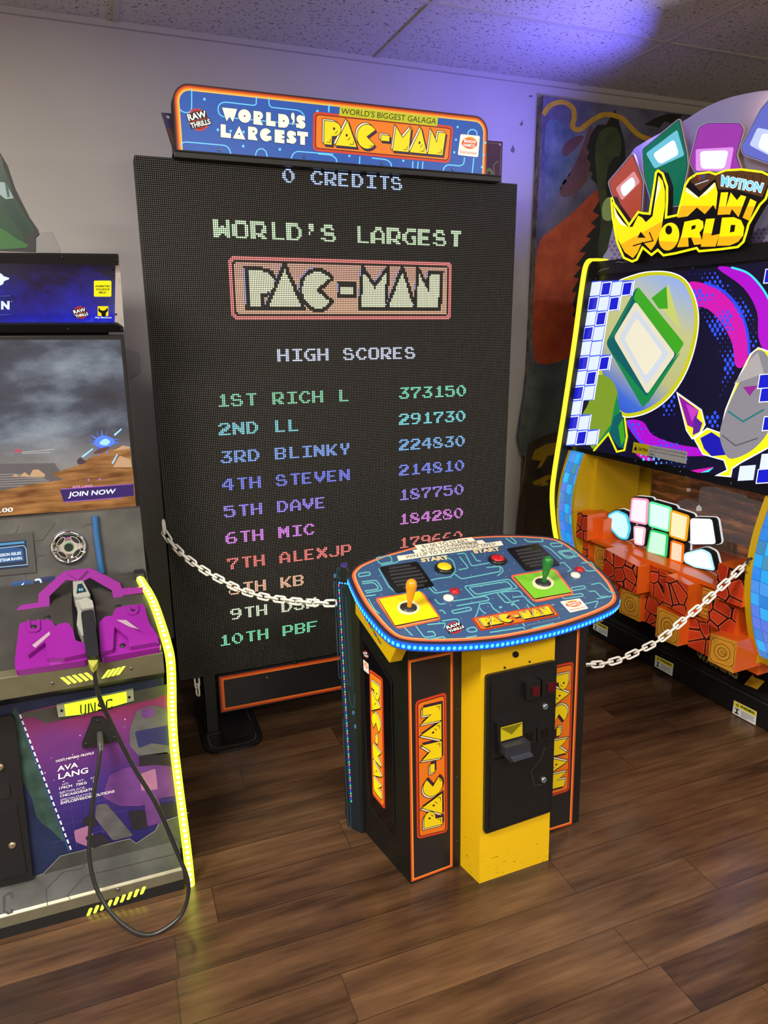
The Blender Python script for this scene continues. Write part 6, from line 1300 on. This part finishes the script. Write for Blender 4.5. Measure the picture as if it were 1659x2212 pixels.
sg = [(128, 1115), (150, 1098), (175, 1165), (310, 1358), (395, 1238), (445, 1250), (500, 1255), (545, 980), (560, 865), (590, 833), (645, 870), (690, 1000), (690, 1130), (680, 1290), (775, 1270), (845, 985), (885, 920), (960, 872), (1090, 852), (1150, 872), (1250, 835), (1400, 825), (1600, 850), (1720, 905), (1645, 1130), (1590, 1185), (1480, 1375), (1460, 1450), (1430, 1545), (1370, 1600), (1200, 1622), (985, 1642), (962, 1612), (760, 1662), (640, 1682), (588, 1632), (528, 1680), (445, 1612), (392, 1720), (340, 1742), (250, 1702), (182, 1540), (140, 1300)]
SGX = 2.315; fS = f5(SGX); bb = MB()
YG, YL, ORG_ = ink((246, 240, 10), 1.15), ink((255, 226, 0), 1.1), ink((250, 176, 14), 1.05)
bb.prism(fS, sg, -0.03, 0, YG, DARK); bb.fill(fS, inset(sg, 22), ink((16, 14, 10)), 1)
BRN = mat('plank_brown', (116, 74, 34), 0.4, 0, 0.55, glow_rgb=(104, 66, 30)); plank = [(905, 950), (965, 890), (1090, 872), (1150, 895), (1250, 855), (1400, 848), (1600, 872), (1690, 915), (1605, 1105), (1460, 1065), (1335, 1030), (1180, 1030), (1150, 925), (1000, 1045)]
bb.fill(fS, plank, BRN, 2)
for i in range(9):
    x = 930+80*i; L_ = [(x, 985), (x+10, 940), (x-5, 900)] if i < 4 else [(x, 1060), (x+12, 980), (x+30, 880)]
    if i not in (2, 3): bb.stroke(fS, L_, 6, ink((70, 42, 18), 0.4), 2.6)
wl = [(160, 1170), (195, 1265), (255, 1350), (305, 1395), (345, 1395), (400, 1285), (440, 1305), (475, 1350), (540, 1290), (565, 1130), (598, 895), (640, 950), (662, 1050), (660, 1200), (625, 1420), (570, 1560), (525, 1622), (440, 1535), (395, 1640), (350, 1698), (270, 1640), (205, 1520), (170, 1340)]
def two(pts, split, lv=3, holes=()):
    bb.fill(fS, pts, YL, lv, holes)
def orange_part(pts, yy, lv=3.6):   # lower half of a letter is orange
    P = []
    N = len(pts); clip = lambda p: p[1] > yy(p[0])
    for i in range(N):
        a, c_ = pts[i], pts[(i+1) % N]
        if clip(a): P.append(a)
        if clip(a) != clip(c_):
            lo_, hi_ = 0.0, 1.0
            for _ in range(20):
                m_ = (lo_+hi_)/2; pm = (a[0]+(c_[0]-a[0])*m_, a[1]+(c_[1]-a[1])*m_)
                if clip(pm) == clip(a): lo_ = m_
                else: hi_ = m_
            P.append((a[0]+(c_[0]-a[0])*lo_, a[1]+(c_[1]-a[1])*lo_))
    if len(P) > 2: bb.fill(fS, P, ORG_, lv)
two(wl, 0); orange_part(wl, lambda x: 1580-(x-200)*0.55); bb.fill(fS, [(425, 1440), (475, 1500), (395, 1500)], ink((16, 14, 10)), 4.4); bb.stroke(fS, [(510, 1445), (545, 1530), (430, 1555), (350, 1580)], 12, ink((16, 14, 10)), 4.4)
bb.fill(fS, [(165, 1205), (205, 1290), (290, 1390), (230, 1370), (180, 1290)], ink((255, 252, 225), 1.1), 4.2); bb.fill(fS, [(600, 925), (622, 1000), (560, 1180), (545, 1260)], ink((255, 250, 200), 1.1), 4.2)
M_ = [(780, 1306), (820, 1180), (865, 1015), (985, 1112), (1148, 962), (1172, 1060), (1155, 1228), (1130, 1180), (1048, 1270), (970, 1205), (880, 1292)]
two(M_, 0); orange_part(M_, lambda x: 1190); bb.fill(fS, [(870, 1010), (985, 1105), (990, 1130), (860, 1050)], ink((255, 250, 200), 1.1), 4.2); bb.fill(fS, [(1000, 1105), (1140, 965), (1150, 1000), (1060, 1080)], ink((255, 250, 200), 1.1), 4.2)
I1 = [(1205, 1060), (1275, 1058), (1240, 1275), (1170, 1278)]; N1 = [(1300, 1060), (1360, 1135), (1400, 1085), (1450, 1100), (1375, 1300), (1310, 1220), (1290, 1275), (1232, 1272)]; I2 = [(1490, 1120), (1550, 1150), (1480, 1335), (1415, 1305)]
for L_ in (I1, N1, I2): two(L_, 0); orange_part(L_, lambda x: 1195)
Oc = circ(700, 1488, 98, 26, 135); two([(x-(y-1488)*0.12, y) for x, y in Oc], 0, 3, [circ(697, 1425, 34, 14, 45)]); bb.fill(fS, [(x-(y-1488)*0.12, y) for x, y in circ(700, 1500, 96, 20, 120, 0.35, PI-0.25)], ORG_, 3.6)
Rr = [(850, 1345), (985, 1318), (1030, 1340), (1035, 1400), (995, 1450), (1030, 1560), (945, 1570), (915, 1490), (885, 1500), (890, 1585), (780, 1592), (820, 1480)]; two(Rr, 0, 3, [[(920, 1385), (960, 1375), (955, 1410), (915, 1425)]]); orange_part([(790, 1592), (815, 1500), (1010, 1500), (1030, 1560), (945, 1570), (915, 1495), (885, 1502), (890, 1585)], lambda x: 1490)
Ll = [(1060, 1318), (1145, 1312), (1110, 1480), (1195, 1462), (1150, 1585), (1010, 1588), (1030, 1460)]; two(Ll, 0); orange_part(Ll, lambda x: 1455)
Dd = [(1215, 1305), (1330, 1300), (1400, 1330), (1430, 1400), (1420, 1480), (1370, 1540), (1290, 1575), (1165, 1578), (1190, 1480)]; two(Dd, 0, 3, [[(1300, 1375), (1345, 1375), (1335, 1440), (1290, 1450)]]); orange_part([(1172, 1560), (1190, 1490), (1420, 1480), (1370, 1540), (1290, 1575), (1165, 1578)], lambda x: 1470)
q = VX(SGX).quad((1290+1212/4.496, 180+886/4.496), (1290+1622/4.496, 180+968/4.496), (1290+1592/4.496, 180+1062/4.496), (1290+1205/4.496, 180+996/4.496), 100, 24)
bb.text(q, 'MOTION', -1, -1.5, 102, 26, ink((236, 248, 250), 1.1), 3, 0.09); bb.text(q, 'MOTION', 0, 0, 100, 23, ink((120, 205, 230), 1.1), 4, 0.035)
for x, y, c_ in ((985, 915, (200, 60, 60)), (1010, 910, (60, 90, 170)), (1030, 905, (60, 90, 170))): bb.stroke(fS, [(x, y-20), (x+12, y+30), (x+22, y-22)], 8, ink(c_, 0.8), 3.2)
bb.stroke(fS, [(955, 985), (1085, 940)], 10, ink((200, 210, 235), 0.8), 3.2)
sgn = bb.build('lit_sign', rg)
bb = MB(); 
for s in (0.2, 0.62, 0.98): bb.prism(lambda x, z, h=0: RM(h, x, z), [(2.33, 2.052), (2.33, 2.16), (2.47, 2.16), (2.47, 2.052)], s, s+0.02, DARK)
bb.build('sign_bracket', rg)
